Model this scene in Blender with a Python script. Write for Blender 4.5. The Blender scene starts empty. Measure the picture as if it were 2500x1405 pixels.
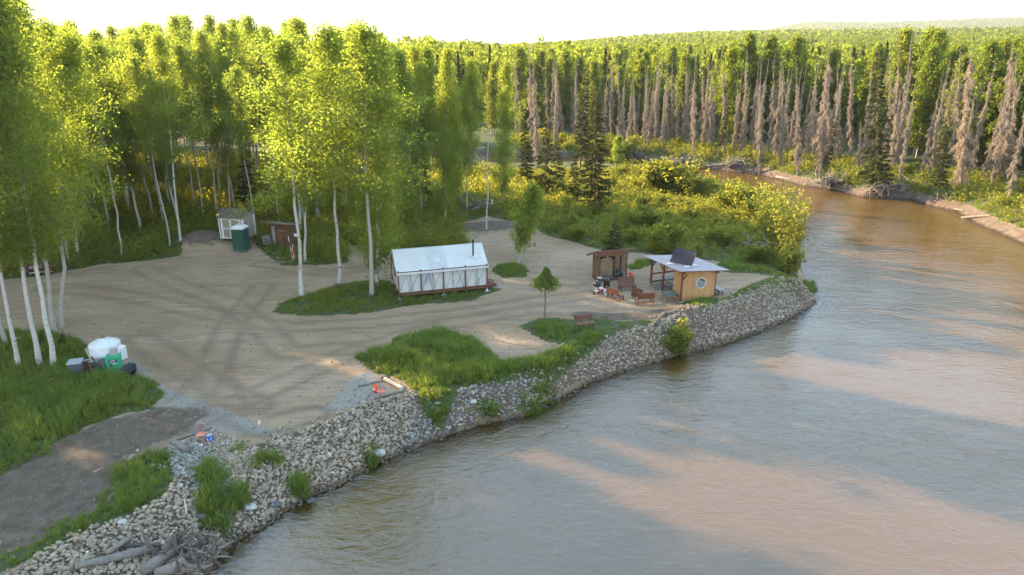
import bpy, math, random
import numpy as np
from mathutils import Vector, Matrix, Quaternion, Euler

random.seed(7)
rng = np.random.default_rng(11)
S = bpy.context.scene
COL = S.collection
R = math.radians

# ---------------------------------------------------------------- camera
CAM_H, PITCH, FPX = 18.0, R(19.2), 1667.0
cam = bpy.data.cameras.new('camera')
cam.sensor_width = 36.0
cam.lens = FPX / 2500 * 36
cam.clip_start = 0.2
cam.clip_end = 30000
camo = bpy.data.objects.new('camera', cam)
camo.location = (0, 0, CAM_H)
camo.rotation_euler = (R(90) - PITCH, 0, 0)
COL.objects.link(camo)
S.camera = camo

# ---------------------------------------------------------------- sky, sun, exposure
SUN_EL, SUN_DIR = R(20.8), Vector((-0.866, 0.5))           # the sun stands left of and beyond the camp
w = bpy.data.worlds.new('World')
S.world = w
w.use_nodes = True
wn, wl = w.node_tree.nodes, w.node_tree.links
wn.clear()
out = wn.new('ShaderNodeOutputWorld')
bg = wn.new('ShaderNodeBackground')
bg.inputs['Strength'].default_value = 0.075
sky = wn.new('ShaderNodeTexSky')
sky.sky_type = 'NISHITA'
sky.sun_disc = False
sky.sun_elevation = SUN_EL
sky.sun_rotation = math.atan2(SUN_DIR.x, SUN_DIR.y)
sky.air_density = 1.0
sky.dust_density = 2.0
sky.ozone_density = 1.0
tc = wn.new('ShaderNodeTexCoord')
mp = wn.new('ShaderNodeMapping')
mp.inputs['Scale'].default_value = (2.0, 2.0, 7.0)
nz = wn.new('ShaderNodeTexNoise')
nz.inputs['Scale'].default_value = 1.6
nz.inputs['Detail'].default_value = 6
nz.inputs['Roughness'].default_value = 0.6
cr = wn.new('ShaderNodeValToRGB')                            # thin white cloud over most of the sky
cr.color_ramp.elements[0].position = 0.30
cr.color_ramp.elements[0].color = (0.60, 0.60, 0.60, 1)
cr.color_ramp.elements[1].position = 0.62
cr.color_ramp.elements[1].color = (0.85, 0.85, 0.85, 1)
mx = wn.new('ShaderNodeMix')
mx.data_type = 'RGBA'
vc = wn.new('ShaderNodeMix')                                 # white at the horizon, pale blue higher up
vc.data_type = 'RGBA'
vc.inputs['A'].default_value = (8.8, 8.9, 8.9, 1)
vc.inputs['B'].default_value = (4.5, 6.9, 9.6, 1)
wl.new(tc.outputs['Generated'], mp.inputs['Vector'])
wl.new(mp.outputs['Vector'], nz.inputs['Vector'])
wl.new(nz.outputs['Fac'], cr.inputs['Fac'])
sx_ = wn.new('ShaderNodeSeparateXYZ')                        # the veil thins out towards the zenith
wl.new(tc.outputs['Generated'], sx_.inputs[0])
mr = wn.new('ShaderNodeMapRange')
mr.inputs['From Min'].default_value = 0.05
mr.inputs['From Max'].default_value = 0.6
mr.inputs['To Min'].default_value = 1.0
mr.inputs['To Max'].default_value = 0.75
wl.new(sx_.outputs['Z'], mr.inputs['Value'])
mm = wn.new('ShaderNodeMath')
mm.operation = 'MULTIPLY'
wl.new(cr.outputs['Color'], mm.inputs[0])
wl.new(mr.outputs['Result'], mm.inputs[1])
wl.new(mm.outputs[0], mx.inputs['Factor'])
vr = wn.new('ShaderNodeMapRange')
vr.inputs['From Min'].default_value = 0.03
vr.inputs['From Max'].default_value = 0.45
wl.new(sx_.outputs['Z'], vr.inputs['Value'])
wl.new(vr.outputs['Result'], vc.inputs['Factor'])
wl.new(vc.outputs['Result'], mx.inputs['B'])
wl.new(sky.outputs['Color'], mx.inputs['A'])
wl.new(mx.outputs['Result'], bg.inputs['Color'])
wl.new(bg.outputs['Background'], out.inputs['Surface'])

sun = bpy.data.lights.new('sun', 'SUN')
sun.energy = 5.0
sun.angle = R(0.6)
sun.color = (1.0, 0.76, 0.48)
suno = bpy.data.objects.new('sun', sun)
sv = Vector((SUN_DIR.x * math.cos(SUN_EL), SUN_DIR.y * math.cos(SUN_EL), math.sin(SUN_EL)))
suno.rotation_euler = sv.to_track_quat('Z', 'Y').to_euler()
suno.location = (-60, 40, 60)
COL.objects.link(suno)

S.view_settings.view_transform = 'Standard'
S.view_settings.look = 'None'
S.view_settings.gamma = 1
S.view_settings.use_curve_mapping = False
S.view_settings.exposure = 2.15
S.render.engine = 'CYCLES'
S.cycles.max_bounces = 5
S.cycles.diffuse_bounces = 3
S.cycles.transmission_bounces = 4
S.cycles.glossy_bounces = 2
S.cycles.transparent_max_bounces = 8
S.cycles.volume_bounces = 0
S.cycles.caustics_reflective = False
S.cycles.caustics_refractive = False
S.cycles.use_denoising = True
HAZE = 0.00009

# ---------------------------------------------------------------- helpers: numbers
def at(px, py, z=0.0):
    """the point of the place at height z seen at a pixel of the 2500 px photograph"""
    u = (px - 1250) / FPX
    v = -(py - 702.5) / FPX
    d = (u, math.cos(PITCH) + v * math.sin(PITCH), -math.sin(PITCH) + v * math.cos(PITCH))
    t = (z - CAM_H) / d[2]
    return (d[0] * t, d[1] * t)

def height_at(px, py, Y):
    """x and z at distance Y under a pixel"""
    u = (px - 1250) / FPX
    v = -(py - 702.5) / FPX
    t = Y / (math.cos(PITCH) + v * math.sin(PITCH))
    return u * t, CAM_H + t * (-math.sin(PITCH) + v * math.cos(PITCH))

def smooth(a, b, x):
    t = np.clip((np.asarray(x, float) - a) / (b - a), 0, 1)
    return t * t * (3 - 2 * t)

def vnoise(x, y, seed=0):
    x = np.asarray(x, float); y = np.asarray(y, float)
    xi = np.floor(x).astype(np.int64); yi = np.floor(y).astype(np.int64)
    fx = x - xi; fy = y - yi
    fx = fx * fx * (3 - 2 * fx); fy = fy * fy * (3 - 2 * fy)
    def h(a, b):
        n = (a * 374761393 + b * 668265263 + seed * 1442695) & 0x7fffffff
        n = ((n ^ (n >> 13)) * 1274126177) & 0x7fffffff
        return ((n ^ (n >> 16)) & 0xffff) / 65535.0
    return (h(xi, yi) * (1 - fx) + h(xi + 1, yi) * fx) * (1 - fy) + (h(xi, yi + 1) * (1 - fx) + h(xi + 1, yi + 1) * fx) * fy

def fbm(x, y, seed=0, o=4):
    r = 0; a = .5; t = 0
    for i in range(o):
        r = r + a * vnoise(np.asarray(x) * 2 ** i, np.asarray(y) * 2 ** i, seed + i); t += a; a *= .5
    return r / t

def inpoly(x, y, P):
    x = np.asarray(x, float); y = np.asarray(y, float)
    r = np.zeros(x.shape, bool)
    n = len(P)
    for i in range(n):
        x1, y1 = P[i]; x2, y2 = P[(i + 1) % n]
        if y1 == y2: continue
        c = ((y1 > y) != (y2 > y)) & (x < (x2 - x1) * (y - y1) / (y2 - y1) + x1)
        r ^= c
    return r

def dline(x, y, P):
    x = np.asarray(x, float); y = np.asarray(y, float)
    d = np.full(x.shape, 1e9)
    for i in range(len(P) - 1):
        x1, y1 = P[i]; x2, y2 = P[i + 1]
        dx, dy = x2 - x1, y2 - y1
        t = np.clip(((x - x1) * dx + (y - y1) * dy) / (dx * dx + dy * dy + 1e-12), 0, 1)
        d = np.minimum(d, (x - x1 - t * dx) ** 2 + (y - y1 - t * dy) ** 2)
    return np.sqrt(d)

def W(pts, z=0.0):
    return [at(px, py, z) for px, py in pts]

# ---------------------------------------------------------------- the lie of the land
WZ = -1.8
near_edge = W([(500, 1405), (560, 1330), (640, 1290), (700, 1245), (760, 1212), (830, 1185), (900, 1140), (1000, 1098), (1080, 1066), (1180, 1034), (1290, 1012), (1380, 964), (1450, 930), (1560, 895), (1650, 868), (1760, 842), (1850, 812), (1940, 772), (1990, 738), (1978, 700), (1955, 660), (1950, 600), (1945, 550), (1900, 510), (1830, 488), (1760, 474), (1700, 458), (1620, 436), (1540, 424), (1440, 412)], WZ)
near_edge = [(-11.5, 12), (-10.2, 18)] + near_edge + [(-12, 118), (-70, 132), (-160, 160)]
far_edge = W([(1480, 389), (1540, 393), (1620, 396), (1700, 409), (1793, 420), (1850, 425), (1885, 434), (1962, 454), (2050, 467), (2107, 482), (2225, 488), (2287, 506), (2338, 517), (2389, 547), (2440, 568), (2500, 595), (2640, 650)], WZ)
far_edge = [(-160, 182), (-70, 150), (-12, 139)] + far_edge + [(70, 50), (95, 30), (140, -40)]
river = [(-14, -40)] + near_edge + far_edge
crest = W([(40, 1400), (155, 1317), (291, 1267), (402, 1222), (430, 1170), (470, 1130), (547, 1120), (600, 1096), (700, 1061), (820, 1026), (880, 990), (990, 966), (1112, 955), (1242, 922), (1300, 902), (1357, 885), (1435, 835), (1485, 820), (1540, 806), (1591, 802), (1627, 790), (1663, 774), (1727, 760), (1805, 735), (1858, 710), (1912, 684), (1947, 690)], 0)
crest = [(-27, 12)] + crest
slope_poly = crest + [at(1976, 714, -1.2)] + near_edge[:21][::-1]
MOUNDS = [(at(505, 605), 1.7, 3.2, 2.0), (at(1190, 560), .55, 4.5, 2.5), (at(1250, 560), .45, 3.0, 2.0), (at(1660, 765), .35, 2.2, .8), (at(1020, 880), .25, 4, 3)]

def H(x, y):
    x = np.asarray(x, float); y = np.asarray(y, float)
    sh = x.shape
    x = x.ravel(); y = y.ravel()
    z = 0.10 * (fbm(x * .11, y * .11, 3) - .5) * 2
    z = z + 0.05 * (fbm(x * .6, y * .6, 9) - .5)
    z = z + 1.6 * smooth(62, 100, y) * smooth(-8, -26, x)
    r = np.hypot(x, y)
    az = x / np.maximum(y, 1.0)
    # forested hills that close the view
    mid = 6 + 26 * smooth(-.05, .30, az) + 5 * (fbm(x * .0016 + 3, y * .0016, 21) - .5) * 2
    z = z + smooth(250, 1500, r) * mid * smooth(0, 60, y)
    far = (112 * smooth(.25, .42, az) + 10 * (fbm(x * .0007, y * .0007, 5) - .5) * 2 + 24 * fbm(az * 14, r * .0004, 44)) * smooth(2600, 5000, r)
    z = z + far * smooth(0, 60, y)
    m = (x > -165) & (x < 145) & (y > -45) & (y < 190)
    xm, ym = x[m], y[m]
    zz = z[m]
    ins = inpoly(xm, ym, river)
    dN = np.minimum(dline(xm, ym, near_edge), dline(xm, ym, far_edge))
    dC = dline(xm, ym, crest)
    sl = inpoly(xm, ym, slope_poly)
    t = np.where(sl, dN / (dN + dC + 1e-6), np.clip(dN / 3.0, 0, 1))
    inl = ~sl & ~ins & (dN < 3)
    nearb = inpoly(xm, ym, [(-60, 0), (-60, 60), (16, 60), (19, 49), (19, 44), (-9, 18), (-12, 0)])
    t = np.where(~sl & nearb, 1.0, t)
    prof = np.clip(t, 0, 1) ** .8
    land = WZ + (1.8 + zz) * prof + 0.10 * np.sin(prof * 3.14) + .06 * (fbm(xm * 1.3, ym * 1.3, 31) - .5) * 2
    # piled crest of cobbles along the right half of the bank
    land = land + .30 * smooth(5, 14, xm) * np.exp(-(dC / 1.3) ** 2) * (sl | (dC < 2)) * (~ins) * smooth(.2, .8, prof)
    land = land + .12 * smooth(5, -5, xm) * np.exp(-(dC / .8) ** 2) * (~ins) * sl
    bed = WZ - np.minimum(1.4, .42 * dN)
    z[m] = np.where(ins, bed, land)
    for (c, h, sx, sy) in MOUNDS:
        z = z + h * np.exp(-((x - c[0]) / sx) ** 2 - ((y - c[1]) / sy) ** 2)
    return z.reshape(sh)

def hz(x, y):
    return float(H(np.array([x]), np.array([y]))[0])

def G(px, py):
    """where the line of sight through a pixel first meets the ground"""
    x1, y1 = at(px, py, 3.0)
    x2, y2 = at(px, py, -4.0)
    t = np.linspace(0, 1, 500)
    X, Y, Z = x1 + (x2 - x1) * t, y1 + (y2 - y1) * t, 3.0 - 7.0 * t
    below = np.nonzero(Z <= H(X, Y))[0]
    k = int(below[0]) if len(below) else 499
    return Vector((X[k], Y[k], hz(X[k], Y[k])))

# ---------------------------------------------------------------- helpers: objects
def tag(o, label=None, cat=None, group=None, kind=None):
    if label: o['label'] = label
    if cat: o['category'] = cat
    if group: o['group'] = group
    if kind: o['kind'] = kind
    return o

def thing(name, label, cat, loc=(0, 0, 0), rz=0.0, group=None, kind=None):
    o = bpy.data.objects.new(name, None)
    o.empty_display_size = .2
    COL.objects.link(o)
    o.location = loc
    o.rotation_euler = (0, 0, rz)
    return tag(o, label, cat, group, kind)

def np_mesh(name, V, F, mat=None, attrs=None, smoothf=False):
    """V (n,3); F (m,k) one face size"""
    V = np.ascontiguousarray(V, np.float32)
    F = np.ascontiguousarray(F, np.int32)
    me = bpy.data.meshes.new(name)
    n, (m, k) = len(V), F.shape
    me.vertices.add(n)
    me.vertices.foreach_set('co', V.ravel())
    me.loops.add(m * k)
    me.loops.foreach_set('vertex_index', F.ravel())
    me.polygons.add(m)
    me.polygons.foreach_set('loop_start', np.arange(0, m * k, k, dtype=np.int32))
    if smoothf: me.polygons.foreach_set('use_smooth', np.ones(m, bool))
    for an, av in (attrs or {}).items():
        a = me.attributes.new(an, 'FLOAT', 'POINT')
        a.data.foreach_set('value', np.ascontiguousarray(av, np.float32))
    me.update(calc_edges=True)
    if mat: me.materials.append(mat)
    return me

def link(name, me, parent=None, loc=None):
    o = bpy.data.objects.new(name, me)
    COL.objects.link(o)
    if parent: o.parent = parent
    if loc is not None: o.location = loc
    return o

class MB:
    """collects simple solids into one mesh"""
    def __init__(s): s.v = []; s.f = []; s.sm = []
    def add(s, V, F, sm=False):
        b = len(s.v)
        s.v += [tuple(p) for p in V]
        s.f += [tuple(i + b for i in f) for f in F]
        s.sm += [sm] * len(F)
        return s
    def box(s, c, d, rot=None):
        c = Vector(c); x, y, z = d[0] / 2, d[1] / 2, d[2] / 2
        P = [Vector(p) for p in ((-x, -y, -z), (x, -y, -z), (x, y, -z), (-x, y, -z), (-x, -y, z), (x, -y, z), (x, y, z), (-x, y, z))]
        if rot is not None:
            M = rot if isinstance(rot, (Matrix, Quaternion)) else Euler(rot).to_matrix()
            P = [M @ p for p in P]
        return s.add([c + p for p in P], [(0, 3, 2, 1), (4, 5, 6, 7), (0, 1, 5, 4), (1, 2, 6, 5), (2, 3, 7, 6), (3, 0, 4, 7)])
    def bar(s, a, b, w, h, up=(0, 0, 1)):
        a, b = Vector(a), Vector(b); d = (b - a); L = d.length; d.normalize()
        u = Vector(up)
        if abs(u.dot(d)) > .95: u = Vector((0, 1, 0))
        sx = d.cross(u).normalized(); uz = sx.cross(d)
        M = Matrix((sx, d, uz)).transposed()
        return s.box((a + b) / 2, (w, L, h), M)
    def tube(s, pts, rad, n=8, cap=True, sm=True):
        pts = [Vector(p) for p in pts]
        if not hasattr(rad, '__len__'): rad = [rad] * len(pts)
        V = []; F = []
        ref = Vector((0, 0, 1)) if abs((pts[-1] - pts[0]).normalized().z) < .9 else Vector((1, 0, 0))
        for i, p in enumerate(pts):
            d = (pts[min(i + 1, len(pts) - 1)] - pts[max(i - 1, 0)]).normalized()
            a = d.cross(ref).normalized(); b = d.cross(a)
            for k in range(n):
                t = 2 * math.pi * k / n
                V.append(p + a * math.cos(t) * rad[i] + b * math.sin(t) * rad[i])
        for i in range(len(pts) - 1):
            for k in range(n):
                F.append((i * n + k, i * n + (k + 1) % n, (i + 1) * n + (k + 1) % n, (i + 1) * n + k))
        s.add(V, F, sm)
        if cap:
            b = len(s.v) - len(V)
            s.f += [tuple(b + k for k in range(n))[::-1], tuple(b + len(V) - n + k for k in range(n))]
            s.sm += [False, False]
        return s
    def lathe(s, prof, c=(0, 0, 0), n=20, sm=True):
        V = []; F = []
        for (r, z) in prof:
            for k in range(n):
                t = 2 * math.pi * k / n
                V.append((c[0] + r * math.cos(t), c[1] + r * math.sin(t), c[2] + z))
        for i in range(len(prof) - 1):
            for k in range(n):
                F.append((i * n + k, i * n + (k + 1) % n, (i + 1) * n + (k + 1) % n, (i + 1) * n + k))
        return s.add(V, F, sm)
    def poly(s, pts, t=None):
        """flat polygon; with t it is given that thickness along its normal"""
        P = [Vector(p) for p in pts]; n = len(P)
        if t is None: return s.add(P, [tuple(range(n))])
        nn = (P[1] - P[0]).cross(P[2] - P[0]).normalized() * t
        F = [tuple(range(n)), tuple(range(n, 2 * n))[::-1]] + [(i, n + i, n + (i + 1) % n, (i + 1) % n) for i in range(n)]
        return s.add(P + [p - nn for p in P], F)
    def mesh(s, name, mat):
        me = bpy.data.meshes.new(name)
        me.from_pydata([tuple(v) for v in s.v], [], s.f)
        me.polygons.foreach_set('use_smooth', s.sm)
        me.materials.append(mat)
        me.update()
        return me
    def build(s, name, mat, parent=None, bevel=0.0, loc=None):
        o = link(name, s.mesh(name, mat), parent, loc)
        if bevel:
            m = o.modifiers.new('bevel', 'BEVEL'); m.width = bevel; m.segments = 2; m.limit_method = 'ANGLE'
        return o

# ---------------------------------------------------------------- materials
def mat_new(name):
    m = bpy.data.materials.new(name)
    m.use_nodes = True
    nt = m.node_tree
    nt.nodes.clear()
    o = nt.nodes.new('ShaderNodeOutputMaterial')
    return m, nt, o

class NT:
    """short-hand for building node trees"""
    def __init__(s, nt): s.nt = nt; s.N = nt.nodes; s.L = nt.links
    def node(s, t, ins=None, **kw):
        n = s.N.new(t)
        for k, v in kw.items(): setattr(n, k, v)
        for k, v in (ins or {}).items():
            if isinstance(v, bpy.types.NodeSocket): s.L.new(v, n.inputs[k])
            else: n.inputs[k].default_value = v
        return n
    def noise(s, vec, scale, detail=4, rough=.55, dist=0.0):
        return s.node('ShaderNodeTexNoise', {'Vector': vec, 'Scale': scale, 'Detail': detail, 'Roughness': rough, 'Distortion': dist}).outputs['Fac']
    def ramp(s, f, stops):
        n = s.node('ShaderNodeValToRGB', {'Fac': f})
        e = n.color_ramp.elements
        while len(e) < len(stops): e.new(.5)
        for i, (p, c) in enumerate(stops):
            e[i].position = p
            e[i].color = (c, c, c, 1) if not hasattr(c, '__len__') else tuple(c) + (1,)
        return n.outputs['Color']
    def mix(s, f, a, b, mode='MIX'):
        n = s.N.new('ShaderNodeMix'); n.data_type = 'RGBA'; n.blend_type = mode
        for k, v in (('Factor', f), ('A', a), ('B', b)):
            if isinstance(v, bpy.types.NodeSocket): s.L.new(v, n.inputs[k])
            elif hasattr(v, '__len__'): n.inputs[k].default_value = tuple(v) + (1,)
            else: n.inputs[k].default_value = v if k == 'Factor' else (v, v, v, 1)
        return n.outputs['Result']
    def math(s, op, a, b=0.0, clamp=False):
        n = s.N.new('ShaderNodeMath'); n.operation = op; n.use_clamp = clamp
        for i, v in enumerate((a, b)):
            if isinstance(v, bpy.types.NodeSocket): s.L.new(v, n.inputs[i])
            else: n.inputs[i].default_value = v
        return n.outputs[0]
    def mapping(s, vec, scale=(1, 1, 1), rot=(0, 0, 0)):
        return s.node('ShaderNodeMapping', {'Vector': vec, 'Scale': scale, 'Rotation': rot}).outputs['Vector']
    def attr(s, name, typ='GEOMETRY'):
        return s.node('ShaderNodeAttribute', attribute_name=name, attribute_type=typ).outputs['Fac']
    def bump(s, h, strength=.3, dist=.02, normal=None):
        ins = {'Height': h, 'Strength': strength, 'Distance': dist}
        if normal is not None: ins['Normal'] = normal
        return s.node('ShaderNodeBump', ins).outputs['Normal']

def simple_mat(name, col, rough=.7, var=.15, scale=6.0, bump=.15, metal=0.0, stretch=(1, 1, 1), spec=.4, dark=.55, coat=0):
    """a surface with uneven tone, fine relief and a little wear"""
    m, nt, o = mat_new(name); q = NT(nt)
    v = q.node('ShaderNodeTexCoord').outputs['Object']
    v = q.mapping(v, stretch)
    n1 = q.noise(v, scale, 5); n2 = q.noise(v, scale * 6, 3)
    rnd = q.node('ShaderNodeObjectInfo').outputs['Random']
    c = q.mix(q.ramp(n1, [(.35, 0), (.7, 1)]), [x * (1 - var) for x in col], [min(1, x * (1 + var)) for x in col])
    c = q.mix(q.math('MULTIPLY', q.ramp(n2, [(.55, 0), (.75, 1)]), .35), c, [x * dark for x in col])
    c = q.mix(q.math('MULTIPLY', rnd, var), c, [x * .7 for x in col])
    b = q.node('ShaderNodeBsdfPrincipled', {'Base Color': c, 'Roughness': rough, 'Metallic': metal, 'Specular IOR Level': spec, 'Coat Weight': coat})
    if bump: nt.links.new(q.bump(n2, bump, .01), b.inputs['Normal'])
    nt.links.new(b.outputs[0], o.inputs[0])
    return m

def wood_mat(name, col, rough=.7, var=.25, along='z', gscale=14):
    m, nt, o = mat_new(name); q = NT(nt)
    v = q.node('ShaderNodeTexCoord').outputs['Object']
    st = {'x': (.12, 1, 1), 'y': (1, .12, 1), 'z': (1, 1, .12)}[along]
    rnd = q.node('ShaderNodeObjectInfo').outputs['Random']
    off = q.node('ShaderNodeCombineXYZ', {'X': q.math('MULTIPLY', rnd, 37.0), 'Y': q.math('MULTIPLY', rnd, 11.0)}).outputs[0]
    v = q.node('ShaderNodeVectorMath', {0: v, 1: off}, operation='ADD').outputs[0]
    v = q.mapping(v, st)
    g = q.noise(v, gscale, 6, .65, 1.2); k = q.noise(v, gscale * .25, 2)
    c = q.mix(q.ramp(g, [(.3, 0), (.7, 1)]), [x * (1 - var) for x in col], [x * (1 + var) for x in col])
    c = q.mix(q.math('MULTIPLY', q.ramp(k, [(.5, 0), (.7, 1)]), .5), c, [col[0] * .55, col[1] * .5, col[2] * .48])
    c = q.mix(q.math('MULTIPLY', rnd, .45), c, [x * .72 for x in col])
    b = q.node('ShaderNodeBsdfPrincipled', {'Base Color': c, 'Roughness': rough, 'Normal': q.bump(g, .3, .004)})
    nt.links.new(b.outputs[0], o.inputs[0])
    return m

def leaf_mat(name, dark, light, trans, tmix=.5, inst=False, dead=0.0):
    m, nt, o = mat_new(name); q = NT(nt)
    t = q.attr('tint')
    rnd = q.node('ShaderNodeObjectInfo').outputs['Random']
    c = q.mix(t, dark, light)
    c = q.mix(q.math('MULTIPLY', rnd, .5), c, [dark[0] * .8, dark[1], dark[2] * 1.1])
    tr = q.mix(t, [x * .75 for x in trans], trans)
    tr = q.mix(q.math('MULTIPLY', rnd, .45), tr, [trans[0] * .62, trans[1] * .78, trans[2]])
    d = q.node('ShaderNodeBsdfDiffuse', {'Color': c})
    s = q.node('ShaderNodeBsdfTranslucent', {'Color': tr})
    x = q.node('ShaderNodeMixShader', {0: tmix, 1: d.outputs[0], 2: s.outputs[0]})
    nt.links.new(x.outputs[0], o.inputs[0])
    return m

def stone_mat(name, inst):
    m, nt, o = mat_new(name); q = NT(nt)
    if inst:
        t = q.attr('tint', 'INSTANCER'); wt = q.attr('wet', 'INSTANCER'); gr = q.attr('grey', 'INSTANCER')
    else:
        t = q.node('ShaderNodeObjectInfo').outputs['Random']; wt = 0.0; gr = 0.5
    v = q.node('ShaderNodeTexCoord').outputs['Object']
    tan = q.ramp(t, [(0, (.11, .082, .052)), (.25, (.22, .165, .107)), (.55, (.335, .255, .17)), (.85, (.44, .35, .245)), (1, (.62, .54, .43))])
    gry = q.ramp(t, [(0, (.085, .08, .07)), (.3, (.17, .16, .135)), (.6, (.28, .26, .22)), (.85, (.42, .39, .33)), (1, (.66, .62, .55))])
    c = q.mix(gr, tan, gry)
    n = q.noise(v, 3.0, 4)
    c = q.mix(q.math('MULTIPLY', n, .5), c, q.mix(.5, c, (.12, .10, .08)))
    c = q.mix(wt, c, q.mix(1.0, c, (.30, .28, .25), 'MULTIPLY'))
    rough = q.math('SUBTRACT', .85, q.math('MULTIPLY', wt, .55)) if inst else .8
    b = q.node('ShaderNodeBsdfPrincipled', {'Base Color': c, 'Roughness': rough, 'Normal': q.bump(n, .2, .05)})
    nt.links.new(b.outputs[0], o.inputs[0])
    return m

def bark_mat():
    m, nt, o = mat_new('birch_bark'); q = NT(nt)
    v = q.node('ShaderNodeTexCoord').outputs['Object']
    rnd = q.node('ShaderNodeObjectInfo').outputs['Random']
    off = q.node('ShaderNodeCombineXYZ', {'Z': q.math('MULTIPLY', rnd, 53.0)}).outputs[0]
    v2 = q.node('ShaderNodeVectorMath', {0: v, 1: off}, operation='ADD').outputs[0]
    a = q.noise(q.mapping(v2, (2.2, 2.2, 5.5)), 1.0, 5, .7)
    b_ = q.noise(q.mapping(v2, (5, 5, 26)), 1.0, 3, .6)
    c = q.mix(q.noise(v2, .8, 3), (.56, .53, .48), (.42, .39, .35))
    c = q.mix(q.ramp(a, [(.60, 0), (.64, 1)]), c, (.045, .04, .036))
    c = q.mix(q.ramp(b_, [(.60, 0), (.66, .8)]), c, (.10, .085, .07))
    old = q.mix(a, (.20, .17, .145), (.34, .31, .275))
    c = q.mix(q.ramp(rnd, [(.35, .0), (.9, .75)]), c, old)
    br = q.node('ShaderNodeBsdfPrincipled', {'Base Color': c, 'Roughness': .7, 'Normal': q.bump(a, .3, .02)})
    nt.links.new(br.outputs[0], o.inputs[0])
    return m

def ground_mat():
    m, nt, o = mat_new('ground_earth_and_grass'); q = NT(nt)
    v = q.node('ShaderNodeTexCoord').outputs['Object']
    gr, so, ro, trk, wet, cob = (q.attr(a) for a in ('grass', 'soil', 'gravel', 'track', 'wet', 'forest'))
    big = q.noise(q.mapping(v, (.10, .22, .1), (0, 0, R(-12))), 1.0, 5, .6)
    sweep = q.noise(q.mapping(v, (.35, 2.6, 1), (0, 0, R(-14))), 1.0, 4, .6, .6)
    med = q.noise(v, 1.7, 6, .7)
    fine = q.noise(v, 14, 4, .75)
    vor = q.node('ShaderNodeTexVoronoi', {'Vector': v, 'Scale': 7.0, 'Randomness': 1.0})
    peb = q.ramp(vor.outputs['Distance'], [(.10, 1), (.22, 0)])
    pcol = q.mix(q.node('ShaderNodeSeparateColor', {'Color': vor.outputs['Color']}).outputs[0], (.12, .10, .08), (.36, .315, .255))
    base = q.mix(q.ramp(big, [(.35, 0), (.65, 1)]), (.275, .178, .098), (.375, .268, .175))
    base = q.mix(q.math('MULTIPLY', q.math('MULTIPLY', q.ramp(sweep, [(.40, 0), (.62, 1)]), q.ramp(q.noise(v, .35, 3), [(.35, .25), (.6, 1)])), .62), base, (.165, .113, .070))
    base = q.mix(q.math('MULTIPLY', q.ramp(med, [(.45, 0), (.7, 1)]), .45), base, (.300, .235, .165))
    base = q.mix(q.math('MULTIPLY', q.ramp(fine, [(.5, 0), (.75, 1)]), .45), base, (.095, .077, .058))
    soil = q.mix(q.ramp(med, [(.35, 0), (.65, 1)]), (.075, .052, .038), (.15, .112, .084))
    gravel = q.mix(q.ramp(fine, [(.35, 0), (.65, 1)]), (.17, .145, .115), (.33, .295, .245))
    jit = q.math('MULTIPLY', q.math('SUBTRACT', med, .5), .9)
    def edge(a): return q.ramp(q.math('ADD', a, jit, True), [(.42, 0), (.60, 1)])
    c = q.mix(edge(ro), base, gravel)
    c = q.mix(edge(so), c, soil)
    c = q.mix(q.math('MULTIPLY', trk, .6), c, (.105, .078, .054))
    c = q.mix(q.math('MULTIPLY', peb, .75), c, pcol)
    gcol = q.mix(q.ramp(fine, [(.3, 0), (.7, 1)]), (.035, .048, .016), (.085, .105, .035))
    gcol = q.mix(q.math('MULTIPLY', q.ramp(med, [(.55, 0), (.75, 1)]), .6), gcol, (.12, .095, .06))
    c = q.mix(edge(gr), c, gcol)
    fcol = q.mix(q.ramp(q.noise(v, .05, 4, .7), [(.3, 0), (.7, 1)]), (.03, .05, .018), (.085, .115, .03))
    c = q.mix(cob, c, fcol)
    c = q.mix(wet, c, q.mix(1.0, c, (.38, .34, .28), 'MULTIPLY'))
    h = q.math('ADD', q.math('MULTIPLY', fine, .5), q.math('ADD', q.math('MULTIPLY', peb, .5), q.math('MULTIPLY', sweep, 1.1)))
    b = q.node('ShaderNodeBsdfPrincipled', {'Base Color': c, 'Roughness': .9, 'Specular IOR Level': .25, 'Normal': q.bump(h, .8, .06)})
    nt.links.new(b.outputs[0], o.inputs[0])
    return m

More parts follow.
